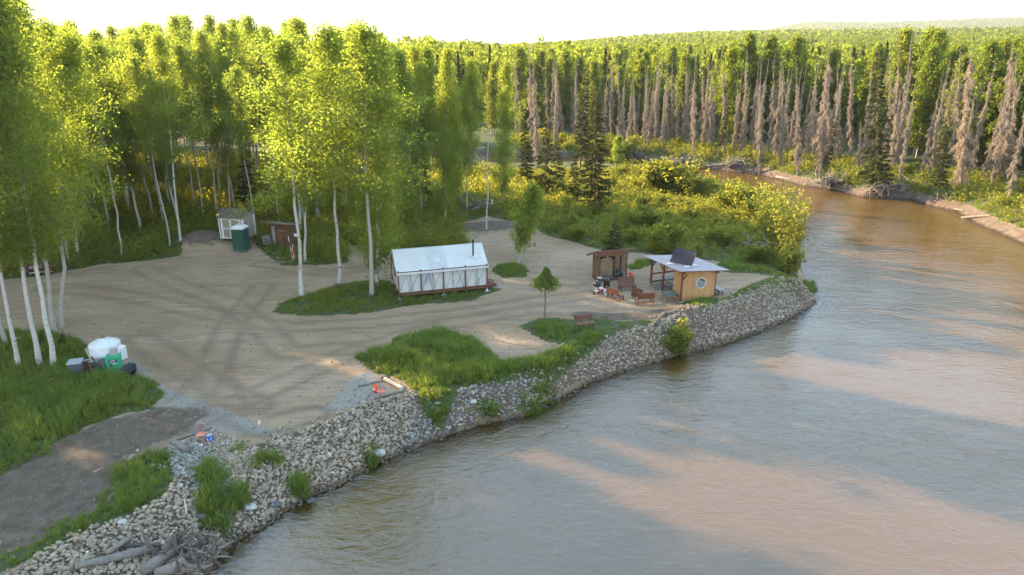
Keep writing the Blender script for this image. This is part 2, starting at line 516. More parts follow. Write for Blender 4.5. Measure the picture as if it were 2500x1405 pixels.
def water_mat():
    m, nt, o = mat_new('river_water'); q = NT(nt)
    v = q.node('ShaderNodeTexCoord').outputs['Object']
    dep = q.attr('depth')
    a = q.noise(q.mapping(v, (.42, .75, 1), (0, 0, R(30))), 1.0, 4, .62, 1.4)
    b_ = q.noise(q.mapping(v, (1.6, 3.2, 1), (0, 0, R(32))), 1.0, 4, .6, .9)
    c_ = q.noise(q.mapping(v, (5.5, 10, 1), (0, 0, R(25))), 1.0, 3, .6, .6)
    calm = q.noise(q.mapping(v, (.06, .12, 1), (0, 0, R(32))), 1.0, 3, .5)
    amp = q.ramp(calm, [(.35, .45), (.65, 1)])
    h = q.math('ADD', q.math('MULTIPLY', a, .9), q.math('ADD', q.math('MULTIPLY', b_, .42), q.math('MULTIPLY', c_, .13)))
    nrm = q.node('ShaderNodeBump', {'Height': q.math('MULTIPLY', h, amp), 'Strength': .52, 'Distance': .20}).outputs['Normal']
    silt = q.mix(q.noise(v, .12, 3), (.112, .061, .014), (.090, .050, .012))
    body = q.node('ShaderNodeBsdfDiffuse', {'Color': silt})
    clear = q.node('ShaderNodeBsdfTransparent', {'Color': (.62, .56, .40, 1)})
    under = q.node('ShaderNodeMixShader', {0: q.ramp(dep, [(.0, 0.12), (.8, 1.0)]), 1: clear.outputs[0], 2: body.outputs[0]})
    fr = q.node('ShaderNodeFresnel', {'IOR': 1.95, 'Normal': nrm})
    gl = q.node('ShaderNodeBsdfGlossy', {'Color': (1, 1, 1, 1), 'Roughness': .06, 'Normal': nrm})
    x = q.node('ShaderNodeMixShader', {0: q.math('MULTIPLY', fr.outputs[0], 1.0, True), 1: under.outputs[0], 2: gl.outputs[0]})
    nt.links.new(x.outputs[0], o.inputs[0])
    return m

M = {}
M['ground'] = ground_mat()
M['water'] = water_mat()
M['bark'] = bark_mat()
M['twig'] = simple_mat('brown_twig', (.16, .12, .09), .85, .3, 3)
M['birch_leaf'] = leaf_mat('birch_leaf', (.075, .102, .034), (.165, .205, .062), (.53, .60, .065), .57)
M['aspen_leaf'] = leaf_mat('aspen_leaf', (.065, .092, .026), (.15, .185, .045), (.46, .51, .04), .5)
M['spruce_needle'] = leaf_mat('spruce_needle', (.022, .035, .014), (.07, .085, .03), (.15, .16, .04), .3)
M['dead_twig'] = leaf_mat('dead_twig', (.25, .195, .145), (.54, .435, .335), (.46, .35, .26), .3)
M['grass'] = leaf_mat('grass_blade', (.085, .135, .038), (.19, .24, .065), (.44, .50, .06), .42)
M['dry_grass'] = leaf_mat('dry_grass', (.22, .17, .10), (.42, .34, .21), (.35, .28, .16), .4)
M['weed'] = leaf_mat('weed_leaf', (.07, .098, .028), (.18, .195, .055), (.60, .54, .055), .5)
M['stone'] = stone_mat('river_stone', True)
M['stone_one'] = stone_mat('river_stone_single', False)
M['grey_wood'] = wood_mat('weathered_driftwood', (.215, .185, .155), .85, .35, 'x', 5)
M['dark_wood'] = wood_mat('dark_rotten_wood', (.10, .08, .062), .9, .4, 'x', 5)
M['red_wood'] = wood_mat('stained_redwood', (.155, .060, .034), .6, .3, 'x')
M['red_post'] = wood_mat('stained_post', (.175, .062, .034), .6, .3, 'z')
M['brown_post'] = wood_mat('brown_post', (.16, .07, .036), .65, .3, 'z')
M['brown_wood'] = wood_mat('brown_board', (.19, .088, .045), .65, .3, 'x')
M['amber_slat'] = wood_mat('amber_slat', (.36, .19, .085), .65, .25, 'y')
M['cedar'] = wood_mat('cedar_board', (.50, .275, .11), .6, .22, 'z')
M['raw_wood'] = wood_mat('raw_timber', (.42, .35, .26), .8, .25, 'x')
M['log_end'] = simple_mat('split_firewood', (.40, .27, .17), .85, .75, 9, .4)
M['log_bark'] = simple_mat('firewood_bark', (.16, .115, .085), .9, .3, 9, .4)
M['canvas'] = simple_mat('white_canvas', (.54, .53, .50), .85, .05, 1.2, .25, dark=.9)
M['canvas_trim'] = simple_mat('canvas_seam', (.47, .47, .46), .85, .05, 2, .1, dark=.9)
M['screen'] = simple_mat('grey_window_screen', (.33, .37, .40), .6, .1, 4, .1)
M['rope'] = simple_mat('dark_rope', (.06, .06, .065), .8)
M['steel'] = simple_mat('stove_pipe_steel', (.13, .11, .10), .5, .3, 5, .1, .6)
M['black'] = simple_mat('black_metal', (.02, .02, .022), .35, .2, 5, .05)
M['black_plastic'] = simple_mat('black_plastic', (.025, .027, .03), .5, .2, 5, .05)
M['white_metal'] = simple_mat('white_metal', (.72, .73, .74), .4, .06, 5, .05)
M['white_paint'] = simple_mat('white_paint', (.74, .74, .72), .6, .06, 5, .1, dark=.8)
M['white_plastic'] = simple_mat('white_plastic', (.66, .66, .63), .45, .08, 3, .05, dark=.8)
M['tan_siding'] = simple_mat('tan_siding', (.30, .255, .215), .7, .08, 3, .1)
M['roof_brown'] = simple_mat('brown_roof_metal', (.135, .095, .08), .45, .25, 3, .1)
M['roof_shingle'] = simple_mat('dull_roofing', (.17, .15, .12), .85, .3, 4, .3)
M['roof_clear'] = simple_mat('smoky_roof_panel', (.34, .29, .29), .38, .15, 2, .1)
M['green_plastic'] = simple_mat('dark_green_plastic', (.018, .085, .065), .45, .12, 3, .05)
M['green_box'] = simple_mat('bright_green_box', (.03, .36, .19), .45, .1, 3, .05)
M['grey_plastic'] = simple_mat('grey_plastic', (.10, .115, .14), .5, .15, 4, .05)
M['grey_light'] = simple_mat('light_grey_plastic', (.33, .34, .35), .55, .12, 4, .05)
M['orange'] = simple_mat('orange_plastic', (.80, .085, .012), .4, .06, 4, .03)
M['red'] = simple_mat('red_plastic', (.55, .03, .025), .4, .08, 4, .03)
M['blue'] = simple_mat('blue_plastic', (.008, .10, .55), .4, .06, 4, .03)
M['salmon'] = simple_mat('salmon_metal', (.62, .20, .13), .5, .1, 4, .05)
M['rust'] = simple_mat('rusty_steel', (.16, .065, .035), .8, .35, 8, .3)
M['table_green'] = simple_mat('green_table_glass', (.06, .095, .075), .25, .15, 3, .0)
M['solar'] = simple_mat('solar_cell', (.010, .014, .026), .55, .1, 4, .0, spec=.2)
M['cell_line'] = simple_mat('solar_cell_line', (.16, .17, .19), .5, .1, 4, .0)
M['silver'] = simple_mat('aluminium', (.62, .63, .64), .35, .06, 4, .03, .7)
M['glass'] = simple_mat('window_glass', (.20, .30, .34), .08, .2, 2, .0)
M['concrete'] = simple_mat('concrete', (.36, .35, .33), .9, .12, 6, .3)
M['maroon'] = simple_mat('maroon_paint', (.10, .02, .028), .3, .1, 3, .0)
M['dark'] = simple_mat('dark_interior', (.02, .017, .014), .9)
M['flag_red'] = simple_mat('flag_red', (.50, .03, .05), .8)
M['flag_white'] = simple_mat('flag_white', (.75, .74, .72), .8)
M['flag_blue'] = simple_mat('flag_blue', (.03, .04, .16), .8)

# ================================================================ THE SETTING
def axis(fine0, fine1, step, lo, hi, g=1.12):
    a = list(np.arange(fine0, fine1, step))
    s = step; p = a[-1]; r = []
    while p < hi: s = min(s * g, 260); p += s; r.append(p)
    s = step; p = a[0]; l = []
    while p > lo: s = min(s * g, 260); p -= s; l.append(p)
    return np.array(l[::-1] + a + r)

def grid_mesh(name, xs, ys, zf, attrs, mat):
    X, Y = np.meshgrid(xs, ys)
    Z = zf(X, Y)
    n, m = X.shape
    V = np.stack([X.ravel(), Y.ravel(), Z.ravel()], 1)
    i = np.arange(n * m).reshape(n, m)
    F = np.stack([i[:-1, :-1].ravel(), i[:-1, 1:].ravel(), i[1:, 1:].ravel(), i[1:, :-1].ravel()], 1)
    return np_mesh(name, V, F, mat, attrs(X.ravel(), Y.ravel(), Z.ravel()), True), X, Y, Z

# places on the ground, read off the photograph and laid down at their real positions
P_left_grass = W([(-250, 800), (0, 805), (140, 815), (190, 830), (250, 880), (330, 915), (380, 932), (402, 965), (370, 1000), (300, 1010), (210, 1040), (150, 1085), (120, 1115), (60, 1135), (0, 1165), (-300, 1250)])
P_low_grass = W([(281, 1127), (351, 1115), (412, 1110), (425, 1167), (402, 1222), (296, 1267), (155, 1325), (40, 1380), (-40, 1420), (-60, 1370), (75, 1325), (85, 1292), (165, 1262), (251, 1242), (231, 1217), (271, 1182), (256, 1165)])
P_mid_grass = W([(861, 870), (951, 850), (965, 832), (1077, 808), (1162, 830), (1222, 882), (1300, 878), (1353, 856), (1428, 818), (1474, 806), (1474, 830), (1428, 856), (1353, 903), (1289, 915), (1227, 931), (1125, 950), (1105, 968), (1080, 990), (1052, 993), (1021, 971), (985, 931), (911, 912)])
P_bench_grass = W([(1268, 799), (1317, 778), (1399, 781), (1449, 774), (1538, 776), (1595, 789), (1584, 801), (1520, 810), (1474, 828), (1420, 828), (1370, 842), (1330, 835)])
P_tent_grass = W([(665, 765), (680, 742), (800, 705), (860, 688), (950, 686), (1000, 700), (1200, 692), (1222, 708), (1150, 735), (1000, 747), (900, 765), (760, 773)])
P_tuft = W([(1197, 662), (1215, 648), (1270, 644), (1292, 660), (1285, 677), (1230, 680)])
P_box_grass = W([(1655, 742), (1690, 728), (1745, 722), (1760, 742), (1745, 762), (1700, 770), (1668, 752)])
P_right_edge = W([(1750, 745), (1830, 700), (1900, 680), (1945, 685), (1950, 700), (1905, 705), (1850, 712), (1790, 740)])
P_right_meadow = W([(1735, 660), (1760, 640), (1840, 640), (1905, 665), (1950, 655), (1958, 700), (1920, 690), (1850, 670), (1780, 668)])
def WG(pts): return [tuple(G(px, py))[:2] for px, py in pts]
P_bank_tufts = [WG([(1262, 1000), (1290, 960), (1330, 935), (1358, 955), (1352, 990), (1310, 1018)]), WG([(1165, 1000), (1180, 980), (1205, 985), (1208, 1015), (1185, 1020)]),
                WG([(485, 1175), (500, 1130), (530, 1125), (550, 1170), (545, 1260), (560, 1300), (510, 1300), (485, 1250)]), WG([(560, 1215), (580, 1185), (600, 1200), (596, 1240), (570, 1250)]),
                WG([(610, 1140), (640, 1110), (685, 1115), (680, 1145), (650, 1155), (625, 1150)]), WG([(715, 1210), (725, 1175), (748, 1180), (750, 1220), (730, 1228)]),
                WG([(893, 1130), (905, 1105), (922, 1110), (920, 1140), (905, 1145)]), WG([(565, 1100), (590, 1090), (605, 1100), (590, 1110)]), WG([(1960, 690), (1990, 690), (1992, 715), (1975, 720)]),
                WG([(1555, 640), (1590, 632), (1600, 640), (1570, 655), (1540, 660), (1530, 652)]), WG([(1060, 1010), (1080, 1000), (1085, 1020), (1070, 1030)]), WG([(340, 1115), (400, 1095), (420, 1120), (380, 1130)])]
P_behind_tent = W([(770, 650), (690, 600), (700, 560), (840, 545), (1060, 538), (1120, 560), (1150, 600), (1100, 612), (950, 622), (905, 632), (885, 600), (850, 598), (850, 640)])
P_dirt_back = W([(1120, 552), (1190, 528), (1260, 545), (1330, 575), (1400, 590), (1440, 605), (1480, 612), (1600, 622), (1780, 642), (1850, 660), (1905, 682)])
wood_line = W([(-900, 705), (-200, 690), (60, 678), (110, 672), (230, 650), (330, 640), (440, 628), (462, 600), (450, 585), (560, 575), (610, 590), (640, 615), (690, 650), (770, 648), (850, 642), (842, 560), (880, 560), (905, 632), (950, 622), (1100, 612), (1150, 600), (1110, 552), (1190, 528), (1262, 545), (1330, 575), (1400, 592), (1480, 612), (1600, 622), (1780, 642), (1830, 662), (1905, 662), (1950, 655)])
P_wild = wood_line + near_edge[23:] + [(-200, 170), (-200, 60)]
P_far_land = far_edge + [(300, -40), (400, 400), (-400, 400)]
P_dark_road = W([(0, 1170), (60, 1140), (150, 1092), (260, 1040), (400, 1010), (470, 1015), (430, 1045), (330, 1085), (270, 1125), (255, 1165), (230, 1215), (160, 1262), (80, 1300), (-60, 1350), (-300, 1500), (-300, 1250)])
P_rock_flat = W([(420, 1090), (520, 1050), (640, 1100), (560, 1180), (420, 1160), (300, 1120)])
P_gravel_grey = [W([(300, 1010), (420, 950), (560, 1000), (700, 1060), (520, 1060), (420, 1050)]), W([(290, 850), (330, 880), (420, 960), (470, 1000), (400, 1010), (385, 930), (300, 905)]), W([(850, 930), (900, 910), (1000, 970), (880, 990), (780, 1010)]), P_rock_flat]
tracks = [W(t) for t in ([(350, 655), (420, 690), (560, 740), (640, 800), (700, 860), (900, 850), (1100, 790), (1300, 755), (1500, 765)],
                         [(120, 700), (300, 720), (520, 770), (700, 800), (900, 790), (1120, 765), (1330, 735), (1440, 720)],
                         [(640, 645), (800, 668), (1000, 640), (1250, 665), (1400, 690)], [(640, 700), (560, 800), (520, 900), (560, 1000), (640, 1040), (760, 1010)],
                         [(0, 1250), (200, 1150), (400, 1060), (560, 990), (700, 930), (860, 860)], [(0, 1210), (180, 1120), (380, 1030), (480, 960), (520, 900)],
                         [(345, 830), (420, 880), (520, 940), (620, 990)], [(870, 560), (850, 600), (880, 650)])]

def any_in(x, y, polys):
    r = np.zeros(np.shape(x), bool)
    for p in polys: r |= inpoly(x, y, p)
    return r

GRASS_POLYS = [P_left_grass, P_low_grass, P_mid_grass, P_bench_grass, P_tent_grass, P_tuft, P_box_grass, P_right_edge, P_right_meadow, P_behind_tent] + P_bank_tufts

def ground_attrs(x, y, z):
    n = len(x)
    A = {k: np.zeros(n) for k in ('grass', 'soil', 'gravel', 'track', 'wet', 'forest')}
    near = (x > -170) & (x < 400) & (y > -40) & (y < 420)
    xn, yn, zn = x[near], y[near], z[near]
    g = any_in(xn, yn, GRASS_POLYS) | inpoly(xn, yn, P_wild) | inpoly(xn, yn, P_far_land)
    A['grass'][near] = g * .8 + .1
    so = np.maximum(inpoly(xn, yn, P_dark_road) * .75, .9 * np.exp(-(dline(xn, yn, far_edge) / 1.7) ** 2))
    so = np.maximum(so, .8 * np.exp(-(dline(xn, yn, P_dark_road + P_dark_road[:1]) / 1.1) ** 2) * ~inpoly(xn, yn, river))
    for (c, h, sx, sy) in MOUNDS[:3]:
        so = np.maximum(so, 1.1 * np.exp(-((xn - c[0]) / sx) ** 2 - ((yn - c[1]) / sy) ** 2))
    crest_d = dline(xn, yn, W([(1420, 772), (1500, 775), (1600, 775), (1660, 762), (1700, 770)]))
    so = np.maximum(so, .9 * np.exp(-(crest_d / 1.0) ** 2))
    A['soil'][near] = so
    A['grass'][near] *= np.where(so > .55, .2, 1)
    A['gravel'][near] = any_in(xn, yn, P_gravel_grey) * .75
    A['soil'][near] = np.maximum(A['soil'][near], inpoly(xn, yn, slope_poly) * .62)
    t = np.zeros(len(xn))
    for p in tracks:
        d = dline(xn, yn, p)
        t = np.maximum(t, np.exp(-((d - .85) / .30) ** 2))
    t *= .4 + .6 * fbm(xn * .3, yn * .3, 77)
    A['track'][near] = t * (~g)
    A['wet'][near] = smooth(WZ + .22, WZ + .04, zn)
    A['forest'] = smooth(200, 420, np.hypot(x, y))
    return A

gxs = axis(-48, 62, .27, -7000, 9000)
gys = axis(13, 122, .27, -300, 9500)
gm, _, _, _ = grid_mesh('ground', gxs, gys, H, ground_attrs, M['ground'])
ground = link('ground', gm)
tag(ground, kind='structure')

def water_attrs(x, y, z): return {'depth': np.clip(WZ - H(x, y), 0, 3)}
wm, _, _, _ = grid_mesh('river_water', axis(-14, 62, .5, -150, 130), axis(13, 100, .5, -40, 185), lambda X, Y: np.full(X.shape, WZ), water_attrs, M['water'])
tag(link('river_water', wm), kind='structure')

# ---------------------------------------------------------------- scattering for what nobody could count
def scatter(name, P, rot, scl, idx, variants, parent=None, label=None, cat=None, extra=None):
    """points that carry many small copies of a few source shapes (stuff only)"""
    me = bpy.data.meshes.new(name)
    me.vertices.add(len(P))
    me.vertices.foreach_set('co', np.ascontiguousarray(P, np.float32).ravel())
    for an, av, typ in (('rot', rot, 'FLOAT_VECTOR'), ('scl', scl, 'FLOAT_VECTOR'), ('idx', idx, 'INT')):
        a = me.attributes.new(an, typ, 'POINT')
        if typ == 'INT': a.data.foreach_set('value', np.ascontiguousarray(av, np.int32))
        else: a.data.foreach_set('vector', np.ascontiguousarray(av, np.float32).ravel())
    for an, av in (extra or {}).items():
        a = me.attributes.new(an, 'FLOAT', 'POINT'); a.data.foreach_set('value', np.ascontiguousarray(av, np.float32))
    me.update()
    o = link(name, me, parent)
    tag(o, label, cat, kind='stuff')
    ng = bpy.data.node_groups.new(name + '_scatter', 'GeometryNodeTree')
    ng.interface.new_socket('Geometry', in_out='INPUT', socket_type='NodeSocketGeometry')
    ng.interface.new_socket('Geometry', in_out='OUTPUT', socket_type='NodeSocketGeometry')
    N, L = ng.nodes, ng.links
    gi = N.new('NodeGroupInput'); go = N.new('NodeGroupOutput')
    m2p = N.new('GeometryNodeMeshToPoints'); L.new(gi.outputs[0], m2p.inputs['Mesh'])
    jn = N.new('GeometryNodeJoinGeometry'); L.new(jn.outputs[0], go.inputs[0])
    def na(nm, t):
        n = N.new('GeometryNodeInputNamedAttribute'); n.data_type = t; n.inputs['Name'].default_value = nm
        return n.outputs['Attribute']
    ar, asc, ai = na('rot', 'FLOAT_VECTOR'), na('scl', 'FLOAT_VECTOR'), na('idx', 'INT')
    e2r = N.new('FunctionNodeEulerToRotation'); L.new(ar, e2r.inputs[0])
    for k, vm in enumerate(variants):
        src = bpy.data.objects.new(name + '_source', vm)
        oi = N.new('GeometryNodeObjectInfo'); oi.inputs['Object'].default_value = src
        oi.transform_space = 'ORIGINAL'
        cp = N.new('FunctionNodeCompare'); cp.data_type = 'INT'; cp.operation = 'EQUAL'
        L.new(ai, cp.inputs[2]); cp.inputs[3].default_value = k
        ip = N.new('GeometryNodeInstanceOnPoints')
        L.new(m2p.outputs[0], ip.inputs['Points']); L.new(cp.outputs[0], ip.inputs['Selection'])
        L.new(oi.outputs['Geometry'], ip.inputs['Instance'])
        L.new(e2r.outputs[0], ip.inputs['Rotation']); L.new(asc, ip.inputs['Scale'])
        L.new(ip.outputs[0], jn.inputs[0])
    md = o.modifiers.new('scatter', 'NODES'); md.node_group = ng
    return o

# ---------------------------------------------------------------- stones
def stone_mesh(seed, sub=2, mat=None):
    import bmesh
    bm = bmesh.new()
    bmesh.ops.create_icosphere(bm, subdivisions=sub, radius=.5)
    rs = random.Random(seed)
    sx, sy, sz = rs.uniform(.85, 1.25), rs.uniform(.7, 1.0), rs.uniform(.5, .75)
    ph = [rs.uniform(0, 6) for _ in range(6)]
    for v in bm.verts:
        c = v.co.copy()
        f = 1 + .10 * math.sin(c.x * 5 + ph[0]) * math.cos(c.y * 5 + ph[1]) + .08 * math.sin(c.z * 7 + ph[2] + c.x * 3)
        v.co = Vector((c.x * sx, c.y * sy, c.z * sz)) * f
    me = bpy.data.meshes.new('stone')
    bm.to_mesh(me); bm.free()
    me.polygons.foreach_set('use_smooth', [True] * len(me.polygons))
    me.materials.append(mat or M['stone'])
    return me
STONES = [stone_mesh(s) for s in range(6)]
STONE_ONE = [stone_mesh(s + 50, 2, M['stone_one']) for s in range(6)]

def pts_in(poly, n, seed):
    r = np.random.default_rng(seed)
    P = np.array(poly); lo, hi = P.min(0), P.max(0)
    x = r.uniform(lo[0], hi[0], n); y = r.uniform(lo[1], hi[1], n)
    k = inpoly(x, y, poly)
    return x[k], y[k]

def area(poly):
    P = np.array(poly); x, y = P[:, 0], P[:, 1]
    return .5 * abs(np.dot(x, np.roll(y, 1)) - np.dot(y, np.roll(x, 1)))

def bbox_n(poly, dens):
    P = np.array(poly); d = P.max(0) - P.min(0)
    return int(d[0] * d[1] * dens)

bank_cover = crest[1:] + [at(1976, 714, -1.2)] + [(a + .5 * 0, b) for a, b in near_edge[:21][::-1]]
x1, y1 = pts_in([(p[0], p[1]) for p in slope_poly], bbox_n(slope_poly, 100), 3)
# a strip just under water and a thinner spill on to the flat ground above
xs_, ys_ = [], []
rr = np.random.default_rng(5)
P = np.array(slope_poly); lo, hi = P.min(0) - 2, P.max(0) + 2
xx = rr.uniform(lo[0], hi[0], 60000); yy = rr.uniform(lo[1], hi[1], 60000)
kk = inpoly(xx, yy, river) & (dline(xx, yy, near_edge[:21]) < 1.3)
x2, y2 = xx[kk], yy[kk]
xx = rr.uniform(lo[0], hi[0], 60000); yy = rr.uniform(lo[1], hi[1], 60000)
dc = dline(xx, yy, crest)
kk = (~inpoly(xx, yy, slope_poly)) & (~inpoly(xx, yy, river)) & (rr.uniform(0, 1, 60000) < .8 * np.exp(-dc / .5))
x3, y3 = xx[kk], yy[kk]
x4, y4 = pts_in(P_rock_flat, 3600, 8)
cx = np.concatenate([x1, x2, x3, x4]); cy = np.concatenate([y1, y2, y3, y4])
kz = H(cx, cy)
greyzone = any_in(cx, cy, [W([(990, 930), (1300, 880), (1290, 960), (1260, 1030), (1000, 1110), (930, 1060), (1010, 990)]), W([(400, 1080), (480, 1070), (560, 1140), (560, 1260), (480, 1200), (410, 1180)])])
dn = dline(cx, cy, near_edge[:21])
base = .165 * np.where(greyzone, .85, 1.0) * np.where(rr.uniform(0, 1, len(cx)) < .12, 1.6, 1.0)
size = base * rr.lognormal(0, .27, len(cx)) * (.80 - .12 * smooth(-6, 6, cx))
size *= 1 + .3 * np.exp(-dn / .5)
size = np.minimum(size, .27)
n = len(cx)
clear = ~any_in(cx, cy, [P_low_grass, P_mid_grass, P_bench_grass])
keep = clear | (rr.uniform(0, 1, n) < .15)
Pc = np.stack([cx, cy, kz + size * .05 + rr.uniform(0, .07, n)], 1)[keep]
rot = np.stack([rr.normal(0, .5, n), rr.normal(0, .5, n), rr.uniform(0, 6.28, n)], 1)[keep]
scl = np.repeat(size[:, None], 3, 1)[keep]
scatter('cobbles', Pc, rot, scl, rr.integers(0, 6, len(Pc)), STONES, parent=ground,
        extra={'tint': np.clip(rr.normal(.5, .17, len(Pc)), 0, 1), 'wet': np.clip(smooth(WZ + .32, WZ + .08, Pc[:, 2]), 0, 1),
               'grey': np.clip(greyzone[keep] * .75 + rr.uniform(0, .38, len(Pc)) ** 1.2, 0, 1)})
# the 300 largest-looking stones are pieces of the ground, one by one
rs = np.random.default_rng(21)
cand = rs.permutation(len(x1))[:4000]
dist = np.hypot(x1[cand], y1[cand])
sel = cand[np.argsort(dist + rs.uniform(0, 14, len(cand)))][:300]
for k, i in enumerate(sel):
    s = rs.uniform(.17, .26) if k % 12 else rs.uniform(.32, .42)
    o = link('stone', STONE_ONE[k % 6], ground, (x1[i], y1[i], hz(x1[i], y1[i]) + s * .12))
    o.scale = (s, s, s * .9); o.rotation_euler = (rs.normal(0, .3), rs.normal(0, .3), rs.uniform(0, 6.28))
# loose pebbles on the graded yard
x5, y5 = pts_in(W([(60, 690), (640, 650), (1400, 610), (1850, 700), (1600, 760), (1350, 850), (900, 900), (880, 980), (560, 1110), (250, 1120), (300, 900)]), 26000, 9)
k5 = ~any_in(x5, y5, GRASS_POLYS)
x5, y5 = x5[k5], y5[k5]
w5 = any_in(x5, y5, P_gravel_grey)
k5 = w5 | (rr.uniform(0, 1, len(x5)) < .35)
x5, y5 = x5[k5], y5[k5]; n = len(x5)
s5 = np.clip(rr.lognormal(-2.8, .4, n), .03, .13)
scatter('gravel', np.stack([x5, y5, H(x5, y5) + s5 * .1], 1), np.stack([rr.normal(0, .3, n), rr.normal(0, .3, n), rr.uniform(0, 6.28, n)], 1), np.repeat(s5[:, None], 3, 1), rr.integers(0, 6, n), STONES,
        parent=ground, extra={'tint': np.clip(rr.normal(.38, .2, n), 0, 1), 'wet': np.zeros(n), 'grey': rr.uniform(.2, 1, n)})

def boulder(px, py, s, label, squash=.75, grey=None, rz=.5):
    p = G(px, py)
    me = stone_mesh(int(px), 3, grey or M['stone_one'])
    o = link('boulder', me, None, (p.x, p.y, p.z + s * .18))
    o.scale = (s, s, s * squash); o.rotation_euler = (0, .1, rz)
    return tag(o, label, 'boulder')
pale = simple_mat('pale_boulder', (.42, .40, .36), .85, .15, 4, .2, dark=.7)
dkst = simple_mat('dark_boulder', (.10, .10, .105), .7, .2, 4, .2, dark=.7)
boulder(925, 1112, .62, 'big round pale boulder near the water beside a green tuft', 1.0, pale)
boulder(611, 1243, .52, 'white boulder lying at the bottom of the cobble bank near the water', .8, pale)
boulder(674, 1236, .50, 'dark grey boulder at the water edge beside the white boulder', .8, dkst)
boulder(300, 1277, .34, 'white stone standing alone on the crest above the driftwood', 1.1, pale)
boulder(1155, 985, .42, 'pale boulder on the grey part of the cobble bank beside a tuft', .9, pale)
boulder(490, 1268, .45, 'dark round boulder beside grass above the root tangle', 1.1, dkst)
boulder(758, 1226, .46, 'flat dark boulder half in the water right of a grass tuft', .55, dkst)
boulder(1200, 1010, .40, 'brown grey boulder at the water between two tufts', .9)

# ---------------------------------------------------------------- vegetation shapes
def leaf_quads(C, size, r, up=.25, tri=False, elong=1.5):
    """small leaf faces at centres C, turned every way"""
    n = len(C)
    a = r.normal(size=(n, 3)); a /= np.linalg.norm(a, axis=1)[:, None] + 1e-9
    b = r.normal(size=(n, 3)); b -= a * (a * b).sum(1)[:, None]; b /= np.linalg.norm(b, axis=1)[:, None] + 1e-9
    s = (size * r.uniform(.7, 1.3, n))[:, None]
    if tri:
        V = np.stack([C + a * s * elong * .6, C - a * s * .5 + b * s * .55, C - a * s * .5 - b * s * .55], 1).reshape(-1, 3)
        F = np.arange(3 * n).reshape(n, 3)
    else:
        V = np.stack([C + a * s * elong * .5, C + b * s * .42, C - a * s * elong * .5, C - b * s * .42], 1).reshape(-1, 3)
        F = np.arange(4 * n).reshape(n, 4)
    return V, F

def tube_np(paths, n=3):
    """many thin tapering tubes; paths: list of (points (m,3), radii (m))"""
    VV = []; FF = []; b = 0
    for P, rad in paths:
        P = np.asarray(P, float); m = len(P)
        d = np.gradient(P, axis=0); d /= np.linalg.norm(d, axis=1)[:, None] + 1e-9
        ref = np.array([0, 0, 1.0]) if abs(d[0][2]) < .8 else np.array([1.0, 0, 0])
        a = np.cross(d, ref); a /= np.linalg.norm(a, axis=1)[:, None] + 1e-9
        c = np.cross(d, a)
        t = np.arange(n) * 2 * np.pi / n
        V = P[:, None, :] + (a[:, None, :] * np.cos(t)[None, :, None] + c[:, None, :] * np.sin(t)[None, :, None]) * np.asarray(rad)[:, None, None]
        i = np.arange(m * n).reshape(m, n)
        j = np.roll(i, -1, 1)
        F = np.stack([i[:-1].ravel(), j[:-1].ravel(), j[1:].ravel(), i[1:].ravel()], 1) + b
        VV.append(V.reshape(-1, 3)); FF.append(F); b += m * n
    return np.concatenate(VV), np.concatenate(FF)

